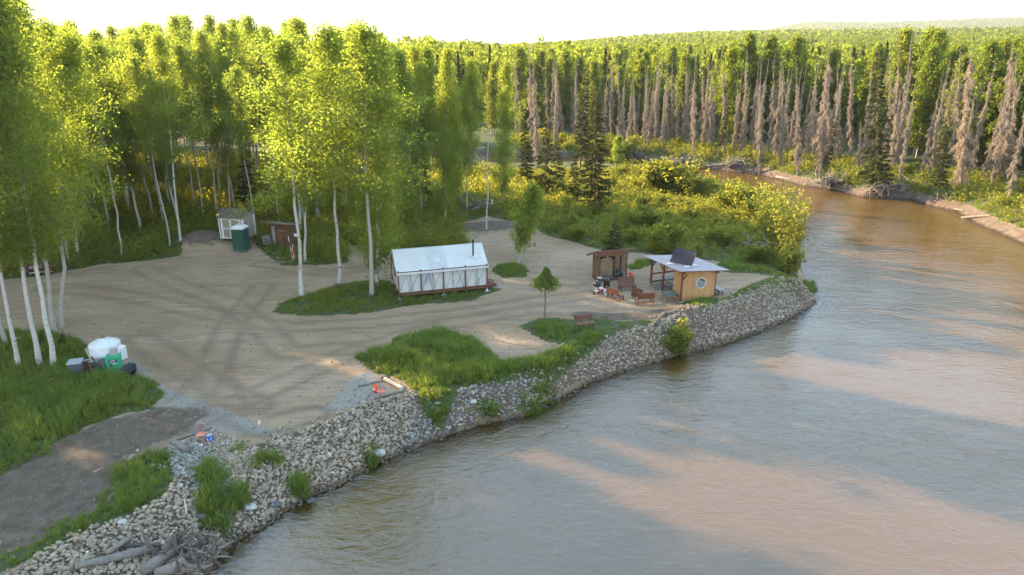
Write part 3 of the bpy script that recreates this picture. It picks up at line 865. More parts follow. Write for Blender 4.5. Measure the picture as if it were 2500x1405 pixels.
def birch(seed, Ht=20.0, cb=.4, wid=2.0, nleaf=14000, lsize=.15, nbr=46, droop=.35, rb=.13, bend=.5, leafmat='birch_leaf', tri=False, fork=False):
    r = np.random.default_rng(seed)
    m = 14
    t = np.linspace(0, 1, m)
    bx = bend * np.cumsum(r.normal(0, .16, m)); by = bend * np.cumsum(r.normal(0, .16, m))
    bx -= bx[0] + (bx[-1] - bx[0]) * t; by -= by[0] + (by[-1] - by[0]) * t
    T = np.stack([bx, by, t * Ht * .97], 1)
    rad = rb * (1 - t * .93) * (1 + .35 * np.exp(-t * 30))
    paths = []
    def tp(u):
        return np.array([np.interp(u, t, T[:, k]) for k in range(3)])
    clumps = []
    lobes = r.uniform(.6, 1.3, (8, 5))
    for k in range(nbr):
        u = cb + (1 - cb) * ((k + r.uniform(0, 1)) / nbr) ** .95
        v = (u - cb) / (1 - cb)
        L = wid * (.42 + .58 * math.sin(math.pi * v ** .85)) * (1.02 - v ** 5) ** .5 * r.uniform(.35, 1.35) * (1.05 - .3 * v) * lobes[int(v * 7.99), int(k) % 5]
        az = k * 2.399 + r.normal(0, .4)
        el = R(24 + 36 * v + r.normal(0, 11))
        p0 = tp(min(u, .985))
        q = np.linspace(0, 1, 5)
        dr = droop * L * q ** 2.4 * (1 - .6 * v)
        P = p0[None] + np.stack([np.cos(az) * np.cos(el) * L * q, np.sin(az) * np.cos(el) * L * q, np.sin(el) * L * q - dr], 1)
        P[1:] += r.normal(0, .05 * L, (4, 3))
        rr_ = .030 * (1 - .8 * q) * (.5 + L / wid * .6)
        paths.append((P, rr_))
        nc = max(3, int(6 * L / wid))
        for c in range(nc):
            f = r.uniform(.30, 1.05)
            pc = p0 + (P[-1] - p0) * f; pc[2] += .1 * L
            clumps.append((pc + r.normal(0, .16 * L + .08, 3) * np.array([1, 1, .7]), r.uniform(.5, 1.3), L))
            if c % 2 == 0:
                paths.append((np.stack([p0 + (P[-1] - p0) * f * .8, clumps[-1][0]]), np.array([.012, .004])))
    if nleaf == 0: clumps = clumps[:1]
    wts = np.array([c[1] for c in clumps]); wts /= wts.sum()
    ids = r.choice(len(clumps), max(nleaf, 1), p=wts)
    C0 = np.array([c[0] for c in clumps])[ids]; W0 = np.array([c[1] for c in clumps])[ids]
    sg = (.10 + .15 * W0)[:, None] * np.array([1, 1, 1.0]) * (wid / 2.0)
    off = r.normal(size=(len(ids), 3)) * sg
    off[:, 2] -= np.abs(r.normal(0, .22, len(ids))) * droop * 2
    C = C0 + off
    ct = r.uniform(0, 1, len(clumps))
    tint = np.clip(.55 * ct[ids] + .45 * r.uniform(0, 1, len(ids)), 0, 1)
    V, F = leaf_quads(C, lsize, r, tri=tri)
    crown = np_mesh('crown', V, F, M[leafmat], {'tint': np.repeat(tint, 3 if tri else 4)})
    V1, F1 = tube_np([(T, rad)], 9)
    V2, F2 = tube_np(paths, 3)
    tm = np_mesh('trunk', V1, F1, M['bark'], smoothf=True)
    # limbs belong to the trunk and share its bark tone through a second slot
    bmesh_v = np.concatenate([V1, V2]); bmesh_f = np.concatenate([F1, F2 + len(V1)])
    tm = np_mesh('trunk', bmesh_v, bmesh_f, M['bark'], smoothf=True)
    tm.materials.append(M['twig'])
    mi = np.zeros(len(bmesh_f), np.int32); mi[len(F1):] = 1
    tm.polygons.foreach_set('material_index', mi)
    return tm, (crown if nleaf else None)

def dead_spruce(seed, Ht=17.0, wid=.75, n=2600, bare=.25, lean=0.0):
    r = np.random.default_rng(seed)
    m = 10; t = np.linspace(0, 1, m)
    T = np.stack([lean * t ** 2 + np.cumsum(r.normal(0, .04, m)), np.cumsum(r.normal(0, .04, m)), t * Ht], 1)
    V1, F1 = tube_np([(T, .14 * (1 - t * .9))], 7)
    paths = []
    nb = 110
    cl = []
    lob = r.uniform(.5, 1.4, 14)
    for k in range(nb):
        u = .06 + .92 * (k / nb)
        L = wid * (1.15 - u) ** .55 * (1.2 if u < .5 else .85) * r.uniform(.5, 1.25) * lob[int(u * 13)] * min(1, .45 + u * 3)
        if u > 1 - bare: L *= .5
        az = r.uniform(0, 6.28)
        p0 = np.array([np.interp(u, t, T[:, j]) for j in range(3)])
        q = np.linspace(0, 1, 4)
        P = p0[None] + np.stack([np.cos(az) * L * q, np.sin(az) * L * q, -L * (.35 * q + .75 * q ** 2)], 1)
        paths.append((P, .018 * (1 - .8 * q)))
        cl.append((P, L * (0.25 if u > 1 - bare else 1)))
    V2, F2 = tube_np(paths, 3)
    w_ = np.array([c[1] for c in cl]) ** 1.3; w_ /= w_.sum()
    ids = r.choice(nb, n, p=w_)
    f = r.uniform(.15, 1.1, n)
    C = np.array([c[0][0] for c in cl])[ids] * (1 - f[:, None]) + np.array([c[0][-1] for c in cl])[ids] * f[:, None]
    C += r.normal(0, .07, (n, 3))
    a = np.stack([r.normal(0, .35, n), r.normal(0, .35, n), -np.ones(n)], 1)
    L = r.uniform(.12, .42, n)[:, None]
    b = r.normal(size=(n, 3)); b -= a * (a * b).sum(1)[:, None] / (a * a).sum(1)[:, None]; b /= np.linalg.norm(b, axis=1)[:, None]
    V = np.stack([C + b * .022, C - b * .022, C + a * L + b * .006 + r.normal(0, .05, (n, 3))], 1).reshape(-1, 3)
    F = np.arange(3 * n).reshape(n, 3)
    br = np_mesh('branches', V, F, M['dead_twig'], {'tint': np.repeat(r.uniform(0, 1, n), 3)})
    tm = np_mesh('trunk', np.concatenate([V1, V2]), np.concatenate([F1, F2 + len(V1)]), M['dead_bark'], smoothf=True)
    return tm, br

def spruce(seed, Ht=14.0, wid=2.2, n=9000, mat='spruce_needle', first=.10):
    r = np.random.default_rng(seed)
    m = 8; t = np.linspace(0, 1, m)
    T = np.stack([np.cumsum(r.normal(0, .03, m)), np.cumsum(r.normal(0, .03, m)), t * Ht], 1)
    V1, F1 = tube_np([(T, .13 * Ht / 14 * (1 - t * .92))], 8)
    paths = []; cl = []
    whorls = int(Ht * 2.6)
    for k in range(whorls):
        u0 = first + (1 - first) * k / whorls
        nb = 6 if u0 < .9 else 4
        for j in range(nb):
            u = min(.995, max(first, u0 + r.normal(0, .55 / whorls)))
            L = wid * (1 - u) ** .85 * r.uniform(.65, 1.15) + .12
            az = j * 6.28 / nb + k * .7 + r.normal(0, .2)
            p0 = np.array([np.interp(u, t, T[:, i]) for i in range(3)])
            q = np.linspace(0, 1, 4)
            z = L * (-.45 * q + .28 * q ** 2) + .1 * u
            P = p0[None] + np.stack([np.cos(az) * L * q, np.sin(az) * L * q, z], 1)
            paths.append((P, .02 * (1 - .8 * q))); cl.append((P, L, az))
    V2, F2 = tube_np(paths, 3)
    w_ = np.array([c[1] for c in cl]); w_ = w_ ** 1.4 / (w_ ** 1.4).sum()
    ids = r.choice(len(cl), n, p=w_)
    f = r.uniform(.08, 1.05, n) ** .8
    PP = np.array([c[0] for c in cl])[ids]
    k3 = np.clip(f * 3, 0, 2.999); i0 = k3.astype(int); fr = (k3 - i0)[:, None]
    C = PP[np.arange(n), i0] * (1 - fr) + PP[np.arange(n), i0 + 1] * fr
    az = np.array([c[2] for c in cl])[ids]; L = np.array([c[1] for c in cl])[ids]
    side = r.normal(0, .12, n) * L * (1.1 - f)
    C = C + np.stack([-np.sin(az) * side, np.cos(az) * side, -np.abs(r.normal(0, .06, n))], 1)
    a = np.stack([np.cos(az) + r.normal(0, .5, n), np.sin(az) + r.normal(0, .5, n), r.normal(-.35, .3, n)], 1)
    a /= np.linalg.norm(a, axis=1)[:, None]
    b = np.cross(a, r.normal(size=(n, 3))); b /= np.linalg.norm(b, axis=1)[:, None]
    s = r.uniform(.10, .24, n)[:, None] * (Ht / 14) ** .5
    V = np.stack([C + b * s * .30, C - b * s * .30, C + a * s * 1.5], 1).reshape(-1, 3)
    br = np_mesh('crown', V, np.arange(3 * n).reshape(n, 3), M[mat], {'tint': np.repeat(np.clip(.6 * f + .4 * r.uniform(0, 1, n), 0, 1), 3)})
    tm = np_mesh('trunk', np.concatenate([V1, V2]), np.concatenate([F1, F2 + len(V1)]), M['twig'], smoothf=True)
    return tm, br

def shrub(seed, Ht=2.2, wid=1.1, n=2400, ls=.10, mat='weed', stems=9, upright=.6):
    r = np.random.default_rng(seed)
    paths = []; cl = []
    for k in range(stems):
        az = r.uniform(0, 6.28); sp = wid * r.uniform(.2, 1.0)
        h = Ht * r.uniform(.6, 1.05)
        q = np.linspace(0, 1, 4)
        P = np.stack([np.cos(az) * sp * q ** .9, np.sin(az) * sp * q ** .9, h * q], 1) + r.normal(0, .03, (4, 3)) * np.array([1, 1, 0])
        P[0] *= np.array([1, 1, 0]); P[0, 2] = -.1
        paths.append((P, .022 * (1 - .75 * q))); cl.append((P, h))
    V2, F2 = tube_np(paths, 3)
    ids = r.integers(0, stems, n); f = r.uniform(.15, 1.0, n) ** .7
    PP = np.array([c[0] for c in cl])[ids]
    k3 = np.clip(f * 3, 0, 2.999); i0 = k3.astype(int); fr = (k3 - i0)[:, None]
    C = PP[np.arange(n), i0] * (1 - fr) + PP[np.arange(n), i0 + 1] * fr
    C += r.normal(size=(n, 3)) * np.array([.16, .16, .14]) * wid
    C[:, 2] = np.maximum(C[:, 2], .05)
    ct = r.uniform(0, 1, stems)
    V, F = leaf_quads(C, ls, r, tri=True, elong=1.9)
    cm = np_mesh('crown', V, F, M[mat], {'tint': np.repeat(np.clip(.5 * ct[ids] + .5 * r.uniform(0, 1, n), 0, 1), 3)})
    return np_mesh('stems', V2, F2, M['twig']), cm

def grass_tuft(seed, n=34, h=.6, spread=.22, mat='grass', w=.014):
    r = np.random.default_rng(seed)
    az = r.uniform(0, 6.28, n); rad = spread * np.sqrt(r.uniform(0, 1, n))
    B = np.stack([np.cos(az) * rad, np.sin(az) * rad, np.full(n, -.03)], 1)
    ln = r.uniform(.45, 1.05, n) * h; lean = r.uniform(.05, .75, n) * ln
    a2 = az + r.normal(0, .9, n)
    D = np.stack([np.cos(a2) * lean, np.sin(a2) * lean, ln], 1)
    sd = np.stack([-np.sin(a2), np.cos(a2), np.zeros(n)], 1) * w * r.uniform(.7, 1.4, n)[:, None]
    mid = B + D * np.array([.38, .38, .62])
    tip = B + D * np.array([1, 1, .92])
    V = np.stack([B - sd, B + sd, mid + sd * .8, mid - sd * .8, tip, tip + sd * .02], 1).reshape(-1, 3)
    i = np.arange(n)[:, None] * 6
    F = np.concatenate([i + np.array([[0, 1, 2, 3]]), i + np.array([[3, 2, 5, 4]])])
    return np_mesh('tuft', V, F, M[mat], {'tint': np.repeat(r.uniform(0, 1, n), 6)})

def weed_tuft(seed, n=60, h=.5, spread=.35, ls=.09):
    r = np.random.default_rng(seed)
    C = np.stack([r.normal(0, spread, n), r.normal(0, spread, n), np.abs(r.normal(.45, .3, n)) * h + .03], 1)
    V, F = leaf_quads(C, ls, r, tri=True, elong=1.6)
    return np_mesh('weed', V, F, M['weed'], {'tint': np.repeat(r.uniform(0, 1, n), 3)})

M['dead_bark'] = simple_mat('dead_bark', (.21, .175, .145), .9, .3, 3, .3, stretch=(1, 1, .3))
print('shapes')
BI = {'tall': [birch(100 + i, 20, .42, 2.9, 12000, .125, 48) for i in range(4)],
      'mid': [birch(110 + i, 20, .28, 3.1, 14500, .13, 58) for i in range(3)],
      'low': [birch(120 + i, 20, .10, 3.1, 18000, .14, 72, .55) for i in range(3)],
      'front': [birch(130 + i, 22, .34, 3.3, 26000, .105, 64, .5, .15) for i in range(3)],
      'slim': [birch(140 + i, 19, .50, 2.4, 7000, .135, 34, .3, .10) for i in range(4)],
      'bare': [birch(150 + i, 18, .35, 1.5, 0, .1, 34, .1, .14) for i in range(2)],
      'bank': [birch(160 + i, 19, .12, 3.1, 9500, .25, 60, .3, .14, .4, 'aspen_leaf', True) for i in range(4)]}
BI['small'] = [birch(170 + i, 20, .24, 4.2, 4200, .42, 46, .7, .34, 1.2) for i in range(2)]
DS = [dead_spruce(200 + i, 17, .40 + .07 * (i % 3), 4200, .2 + .06 * (i % 3)) for i in range(5)]
DSW = [dead_spruce(220 + i, 15, .72, 6500, .12) for i in range(2)]
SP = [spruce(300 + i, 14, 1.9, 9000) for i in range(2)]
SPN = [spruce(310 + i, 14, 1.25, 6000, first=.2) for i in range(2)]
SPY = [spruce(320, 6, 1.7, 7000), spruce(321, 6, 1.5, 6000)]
SH = [shrub(400 + i, 2.4, 1.1, 2600, .11) for i in range(4)]
SHT = [shrub(410 + i, 5.2, 1.3, 1700, .11, stems=11) for i in range(2)]

def up_to(o, base, top, rz):
    d = (Vector(top) - Vector(base)).normalized()
    o.rotation_mode = 'QUATERNION'
    o.rotation_quaternion = Vector((0, 0, 1)).rotation_difference(d) @ Quaternion((0, 0, 1), rz)

def plant(name, var, cat, label, loc, s=(1, 1, 1), top=None, rz=0.0, group=None, parts=('trunk', 'crown')):
    o = bpy.data.objects.new(name, None); o.empty_display_size = .3
    COL.objects.link(o)
    o.location = loc
    if top is not None: up_to(o, loc, top, rz)
    else: o.rotation_euler = (random.gauss(0, .025), random.gauss(0, .025), rz)
    o.scale = s
    tag(o, label, cat, group)
    for pn, me in zip(parts, var):
        if me is not None: link(pn, me, o)
    return o

def px_tree(name, bx, by, tx, ty, var, Hvar, cat, label, group=None, wx=1.0, parts=('trunk', 'crown')):
    b = G(bx, by)
    x, z = height_at(tx, ty, b.y)
    top = Vector((x, b.y, z))
    L = (top - b).length
    s = L / Hvar
    placed.append((b.x, b.y))
    b.z -= .12
    return plant(name, var, cat, label, b, (s * wx, s * wx, s), top, random.uniform(0, 6.28), group, parts)
placed = []

# ---------------------------------------------------------------- birches one can pick out
FG = 'white birches at the left edge of the yard'
for (bx, by, tx, ty, k, v, wx, lab) in [
    (131, 902, -25, -60, 'front', 0, 1.0, 'white birch right behind the grey bin, rightmost trunk of the foreground clump'),
    (97, 897, -95, -60, 'front', 1, 1.0, 'straight white birch just left of the clump trunk nearest the grey bin'),
    (133, 815, 20, -50, 'front', 2, 1.0, 'birch with blotched bark standing directly behind the foreground clump'),
    (46, 908, -150, -50, 'front', 0, .9, 'thin grey barked birch leaning at the very left edge of the grass'),
    (18, 850, -170, -20, 'front', 1, .9, 'birch with its foot hidden in grass at the left picture border'),
    (190, 634, 108, 30, 'front', 2, .85, 'thick white birch across the yard, between foreground clump and thin leaning trunk'),
    (168, 642, 60, 70, 'mid', 0, .8, 'slim birch close beside the thick white trunk across the yard'),
    (150, 800, 170, 62, 'front', 1, 1.05, 'broad yellow green birch whose crown fills the upper left behind the clump'),
    (298, 628, 205, 95, 'slim', 0, .9, 'thin leaning birch with long bare trunk at the wood edge left of the mound'),
    (441, 587, 378, 66, 'tall', 0, .9, 'bright white birch at the grassy corner left of the dirt mound'),
    (415, 600, 318, 120, 'slim', 1, .9, 'leaning grey birch just left of the bright white one near the mound'),
    (533, 534, 487, 62, 'tall', 1, .8, 'birch standing behind the left corner of the tan shed'),
    (497, 530, 430, 90, 'slim', 2, .9, 'dark trunked birch behind the dirt mound'),
    (626, 580, 572, 150, 'slim', 3, .8, 'thin white birch with bare upper stem between green toilet and brown outhouse'),
    (564, 540, 540, 36, 'mid', 1, .7, 'tall grey birch rising directly behind the tan shed roof'),
    (736, 720, 688, 72, 'tall', 2, 1.25, 'white birch carrying the white sign, left of the three big yard birches'),
    (828, 694, 792, 42, 'tall', 3, 1.15, 'white birch with a wooden shelf at its foot, middle of the three big yard birches'),
    (908, 724, 893, 40, 'tall', 0, 1.30, 'thick white birch at the left end of the white tent'),
    (921, 700, 925, 75, 'low', 0, 1.05, 'bushy drooping birch directly behind the thick one by the tent'),
    (745, 640, 735, 110, 'mid', 2, .9, 'leafy birch behind the flag and the outhouse'),
    (846, 520, 832, 60, 'mid', 0, .9, 'birch in the dark wood behind the middle yard birch'),
    (1020, 560, 968, 105, 'low', 1, .95, 'dense green birch behind the tent ridge'),
    (1087, 545, 1092, 104, 'low', 2, .70, 'white trunked birch behind the tent with tall bright stem'),
    (1230, 502, 1236, 140, 'low', 0, .80, 'yellow lit birch just right of the bare dead birch'),
    (1140, 520, 1150, 130, 'mid', 1, .85, 'green birch between the bright stem and the bare dead birch'),
]:
    px_tree('birch_tree', bx, by, tx, ty, BI[k][v], {'front': 22, 'slim': 19}.get(k, 20), 'birch tree', lab, None, wx)
px_tree('dead_birch', 1187, 560, 1192, 190, BI['bare'][0], 18, 'dead birch', 'bare leafless white birch standing in the dirt clearing behind the tent', None, .8)
px_tree('birch_tree', 1264, 642, 1306, 445, BI['small'][0], 20, 'birch tree', 'small drooping birch leaning right above the round grass tuft', None, 1.1)
px_tree('birch_tree', 1505, 415, 1512, 330, BI['small'][1], 20, 'birch tree', 'low leafy young birch by the gap where the river bends away', None, 1.3)

LAND_FAR = [(1290, 'at its left end'), (1370, 'behind the two leftmost leaning spires'), (1440, 'behind the tall dark spruce'), (1500, 'above the river gap'), (1580, 'right of the leaning trunk'), (1660, 'above the bare earth bank'),
            (1740, 'above the left fallen trunk'), (1810, 'left of the hanging curved stem'), (1870, 'above the hanging curved stem'), (1930, 'above the bleached slanting trunk'), (1990, 'left of the shaggiest spire'), (2050, 'right of the shaggiest spire'),
            (2110, 'above the short stubby spire'), (2170, 'by the broad living spruce'), (2230, 'above the grey fallen tree'), (2290, 'by the pale green spruce'), (2350, 'by the right shaggy pair'), (2410, 'left of the big right spire'), (2470, 'behind the big right spire'), (2560, 'at the right border'), (9999, 'just past the right border')]
def far_place(ux):
    return next(t for a, t in LAND_FAR if ux < a + 30)
# wood on the left, tree by tree
wr = np.random.default_rng(77)
P_wood = W([(-900, 690), (-200, 680), (60, 668), (110, 662), (230, 640), (330, 628), (430, 600), (470, 560), (620, 560), (700, 590), (830, 560), (900, 545), (1050, 535), (1100, 520), (1180, 490), (1260, 470), (1290, 420)]) + [(2, 88), (-15, 97), (-40, 110), (-150, 120), (-150, 50)]
xw, yw = pts_in(P_wood, 9000, 31)
cnt = 0
P_glade = W([(250, 395), (310, 395), (330, 480), (300, 520), (240, 510)])
for x, y in zip(xw, yw):
    if cnt >= 225: break
    if x < -95 + (y - 60) * -.3: continue
    if inpoly(x, y, P_glade): continue
    if x > -45 and .5 * (x - 10.4) + .866 * (y - 73.3) > 2.5: continue
    if min((x - a) ** 2 + (y - b) ** 2 for a, b in placed) < (2.5 if y < 85 else 3.1) ** 2: continue
    placed.append((x, y)); cnt += 1
    edge = float(dline(x, y, wood_line[:18]))
    k = wr.choice(['tall', 'slim', 'mid', 'low'], p=[.36, .34, .22, .08] if x < -9 else [.2, .1, .3, .4])
    v = BI[k][wr.integers(len(BI[k]))]
    s = wr.uniform(.9, 1.07) * (1.0 if k != 'slim' else 1.05)
    if -9 < x: s *= .82 - .06 * float(smooth(-9, 6, x))
    ux = 1250 + FPX * x / (y * math.cos(PITCH) + CAM_H * math.sin(PITCH))
    side = ('behind the foreground clump' if ux < 150 else 'left of the thin leaning trunk' if ux < 260 else 'right of the thin leaning trunk' if ux < 370 else 'behind the dirt mound' if ux < 480 else 'behind the tan shed' if ux < 590 else 'behind the outhouse' if ux < 690 else 'behind the flag birch' if ux < 790 else 'behind the shelf birch' if ux < 880 else 'behind the tent left end' if ux < 980 else 'behind the stove pipe' if ux < 1120 else 'by the bare dead birch')
    dp = 'outermost in' if edge < 4 else 'second row of' if edge < 9 else 'third row of' if edge < 15 else 'middle of' if edge < 23 else 'far in' if edge < 32 else 'deepest in'
    if ux < -60: side = 'beyond the left picture border'
    kind = {'tall': 'tall high crowned birch', 'slim': 'slender birch', 'mid': 'full crowned birch', 'low': 'low branched bushy birch'}[k]
    plant('birch_tree', v, 'birch tree', f'{kind}, {dp} the wood {side}', (x, y, hz(x, y) - .1), (s * wr.uniform(.85, 1.25),) * 2 + (s,), None, wr.uniform(0, 6.28), 'birches of the wood around the yard')
# more of the wood just outside the left border: it throws the evening shade over the track and the water
cnt2 = 0
for x, y in zip(*pts_in([(-34, 31), (-50, 26), (-66, 42), (-60, 56), (-45, 53), (-36, 44)], 700, 91)):
    if cnt2 >= 26: break
    if x > -.75 * (.944 * y + 5.9) - 2.5: continue
    if min((x - a) ** 2 + (y - b) ** 2 for a, b in placed) < 3.3 ** 2: continue
    placed.append((x, y)); cnt2 += 1
    k = wr.choice(['tall', 'mid', 'slim']); v = BI[k][wr.integers(len(BI[k]))]; s = wr.uniform(.92, 1.06)
    plant('birch_tree', v, 'birch tree', 'birch just outside the left border shading the grass by the white tank', (x, y, hz(x, y) - .1), (s, s, s), None, wr.uniform(0, 6.28), 'birches just outside the left border')
print('wood', cnt)
for (bx, by, tx, ty, v, H0, wx, lab) in [
    (1452, 516, 1456, 188, SP[0], 14, 1.0, 'tall dark spruce standing alone between meadow and river gap'),
    (1415, 430, 1432, 150, SPN[0], 14, 1.0, 'narrow spruce just left behind the tall dark one'),
    (1331, 480, 1329, 282, SPY[0], 6, .62, 'golden lit conical spruce left of the tall dark one'),
    (1356, 465, 1358, 330, SPY[1], 6, .8, 'small spruce at the right foot of the golden lit one'),
    (1405, 490, 1403, 372, SPY[1], 6, .8, 'small sunlit spruce close left of the dark trunk'),
    (1498, 612, 1502, 528, SPY[0], 6, 1.25, 'bushy little dark spruce behind the firewood shed'),
    (1030, 520, 1020, 236, SPN[1], 14, 1.15, 'dark spruce in the shade of the wood behind the tent'),
    (600, 530, 597, 290, SPN[0], 14, 1.2, 'dark young spruce in the wood right of the tan shed'),
    (395, 470, 392, 330, SPN[1], 14, 1.4, 'shaded spruce among the trunks left of the mound'),
    (1290, 470, 1275, 260, SPN[1], 14, 1.1, 'narrow spruce behind the yellow lit birch'),
    (2140, 470, 2150, 100, SP[1], 14, .8, 'living brown green spruce among the dead ones, upright and broad'),
    (1880, 360, 1905, 215, SPN[0], 14, 1.0, 'yellow green spruce in the dead row left of the shaggy one'),
    (1750, 390, 1790, 200, SPN[1], 14, .6, 'thin living spruce in the middle of the dead row'),
    (2290, 490, 2310, 285, SPN[0], 14, 1.2, 'pale green spruce on the far bank in front of the yellow birches'),
    (2450, 440, 2455, 300, SPN[1], 14, 1.2, 'short spruce at the foot of the big dead spruce on the right'),
    (2010, 420, 2050, 260, SP[0], 14, .7, 'olive spruce beside the widest dead spruce'),
    (100, 850, 103, 800, SPY[1], 6, .9, 'knee high spruce sapling between the two foreground trunks'),
    (150, 855, 152, 802, SPY[0], 6, .9, 'tiny spruce sapling behind the white tank')]:
    px_tree('spruce_tree', bx, by, tx, ty, v, H0, 'spruce tree', lab, None, wx)

# dead spruces along the far bank
dead = [(1264, 345, 1256, 108, 0), (1297, 355, 1290, 92, 0), (1315, 405, 1298, 95, 0), (1375, 338, 1345, 118, 0), (1384, 308, 1382, 128, 0), (1412, 348, 1405, 150, 0), (1471, 330, 1458, 118, 0),
        (1498, 330, 1494, 140, 0), (1512, 345, 1510, 130, 0), (1527, 350, 1522, 230, 0), (1582, 354, 1576, 150, 0), (1600, 352, 1604, 148, 0), (1623, 352, 1628, 170, 0), (1640, 350, 1643, 135, 0), (1654, 352, 1655, 150, 0),
        (1671, 355, 1678, 128, 0), (1694, 378, 1697, 132, 0), (1735, 372, 1738, 130, 0), (1766, 380, 1767, 122, 0), (1795, 374, 1800, 172, 0), (1815, 376, 1822, 112, 0), (1856, 424, 1858, 122, 0),
        (1877, 380, 1894, 120, 0), (1903, 410, 1914, 138, 0), (1922, 390, 1926, 160, 0), (1948, 430, 1946, 146, 0), (1985, 400, 1992, 135, 0), (2006, 420, 2024, 112, 1), (2080, 390, 2079, 108, 0),
        (2096, 424, 2102, 288, 1), (2162, 410, 2179, 126, 0), (2180, 405, 2198, 78, 0), (2196, 400, 2228, 64, 0), (2226, 350, 2241, 82, 0), (2277, 358, 2300, 100, 0), (2303, 328, 2318, 110, 0),
        (2323, 425, 2348, 96, 0), (2345, 462, 2374, 102, 1), (2418, 400, 2420, 168, 0), (2443, 446, 2473, 96, 1), (2462, 440, 2485, 126, 0), (1340, 330, 1330, 140, 0), (1550, 350, 1548, 180, 0), (1718, 365, 1716, 150, 0), (2050, 400, 2046, 150, 0), (2030, 395, 2016, 130, 0)]
spots = ['left end of the row', 'above the river gap', 'above the earth bank', 'above the fallen logs', 'above the root tangles', 'right end of the row']
fine = ['with thin whip top', 'furry with hanging twigs', 'with ragged crown', 'leaning slightly', 'straight and narrow', 'with pale lit side']
for i, (bx, by, tx, ty, wd) in enumerate(dead):
    sp = spots[min(5, int((bx - 1250) / 205))]
    lab = f'dead grey brown spruce {fine[i % 6]}, {sp}'
    px_tree('dead_spruce', bx, by, tx, ty, DSW[i % 2] if wd else DS[i % 5], 15 if wd else 17, 'dead spruce', ('broad shaggy ' if wd else '') + lab, 'dead spruces along the far bank', 1.0 if wd else 1.1, ('trunk', 'branches'))
px_tree('dead_spruce', 1545, 392, 1487, 282, DS[2], 17, 'dead spruce', 'dead spruce leaning far left over the water from the earth bank', None, 1.5, ('trunk', 'branches'))
dr = np.random.default_rng(5)
xq, yq = pts_in(far_edge + [(150, 100), (150, 190), (-60, 200)], 20000, 55)
dq = dline(xq, yq, far_edge)
cnt = 0
for x, y, d in zip(xq, yq, dq):
    if cnt >= 130: break
    if not (3 < d < 24) or x < 8 or x > 95 or y < 60: continue
    if min((x - a) ** 2 + (y - b) ** 2 for a, b in placed) < 1.9 ** 2: continue
    placed.append((x, y)); cnt += 1
    s = dr.uniform(.75, 1.05)
    ux = 1250 + FPX * x / (y * math.cos(PITCH) + CAM_H * math.sin(PITCH))
    plant('dead_spruce', DS[dr.integers(5)], 'dead spruce', f'{"short" if s < .85 else "middling" if s < .95 else "tall"} dead brown spruce {"just" if d < 10 else "well" if d < 17 else "far"} behind the front row, {far_place(ux)}', (x, y, hz(x, y) - .1), (s, s, s), None, dr.uniform(0, 6.28), 'dead spruces of the second row', ('trunk', 'branches'))
cnt = 0
for x, y, d in zip(xq[::-1], yq[::-1], dq[::-1]):
    if cnt >= 120: break
    if not (9 < d < 45) or x < -5 or y < 55: continue
    if min((x - a) ** 2 + (y - b) ** 2 for a, b in placed) < 2.4 ** 2: continue
    if d < 18 and dr.uniform() < .75: continue
    placed.append((x, y)); cnt += 1
    s = dr.uniform(.76, 1.06) * (1.0 + .10 * float(smooth(30, 60, x)) - .06 * float(smooth(50, 20, x)))
    ux = 1250 + FPX * x / (y * math.cos(PITCH) + CAM_H * math.sin(PITCH))
    plant('aspen_tree', BI['bank'][dr.integers(4)], 'broadleaf tree', f'{"low" if s < .93 else "mid height" if s < 1.01 else "tall"} leafy tree {"just" if d < 18 else "well" if d < 30 else "far"} behind the dead spires, {far_place(ux)}', (x, y, hz(x, y) - .1), (s, s, s), None, dr.uniform(0, 6.28), 'leafy trees behind the dead spruces')

# the rest of the forest out to the hills: nobody could count it
def crown_low(seed, n=420, h=17, w=2.6, ls=.55, mat='aspen_leaf', cone=False):
    r = np.random.default_rng(seed)
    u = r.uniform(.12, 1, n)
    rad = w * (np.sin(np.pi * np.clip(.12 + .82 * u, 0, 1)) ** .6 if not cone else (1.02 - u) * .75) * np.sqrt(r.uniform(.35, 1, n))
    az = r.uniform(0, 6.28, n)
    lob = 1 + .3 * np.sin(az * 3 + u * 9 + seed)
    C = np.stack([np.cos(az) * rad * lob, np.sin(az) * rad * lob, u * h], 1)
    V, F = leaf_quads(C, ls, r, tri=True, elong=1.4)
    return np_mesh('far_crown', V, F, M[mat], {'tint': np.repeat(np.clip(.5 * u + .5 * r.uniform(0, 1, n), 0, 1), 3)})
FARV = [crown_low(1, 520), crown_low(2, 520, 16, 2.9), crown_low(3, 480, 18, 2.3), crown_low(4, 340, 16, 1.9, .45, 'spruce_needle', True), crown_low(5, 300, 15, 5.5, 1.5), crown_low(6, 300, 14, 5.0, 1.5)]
fr_ = np.random.default_rng(99)
def far_pts(r0, r1, sp, azl=-.62, azr=.82):
    A = .5 * (r1 ** 2 - r0 ** 2) * (math.atan(azr) - math.atan(azl))
    n = int(A / sp ** 2)
    r = np.sqrt(fr_.uniform(r0 ** 2, r1 ** 2, n)); a = fr_.uniform(math.atan(azl), math.atan(azr), n)
    return np.sin(a) * r, np.cos(a) * r
fx, fy, fs, fi = [], [], [], []
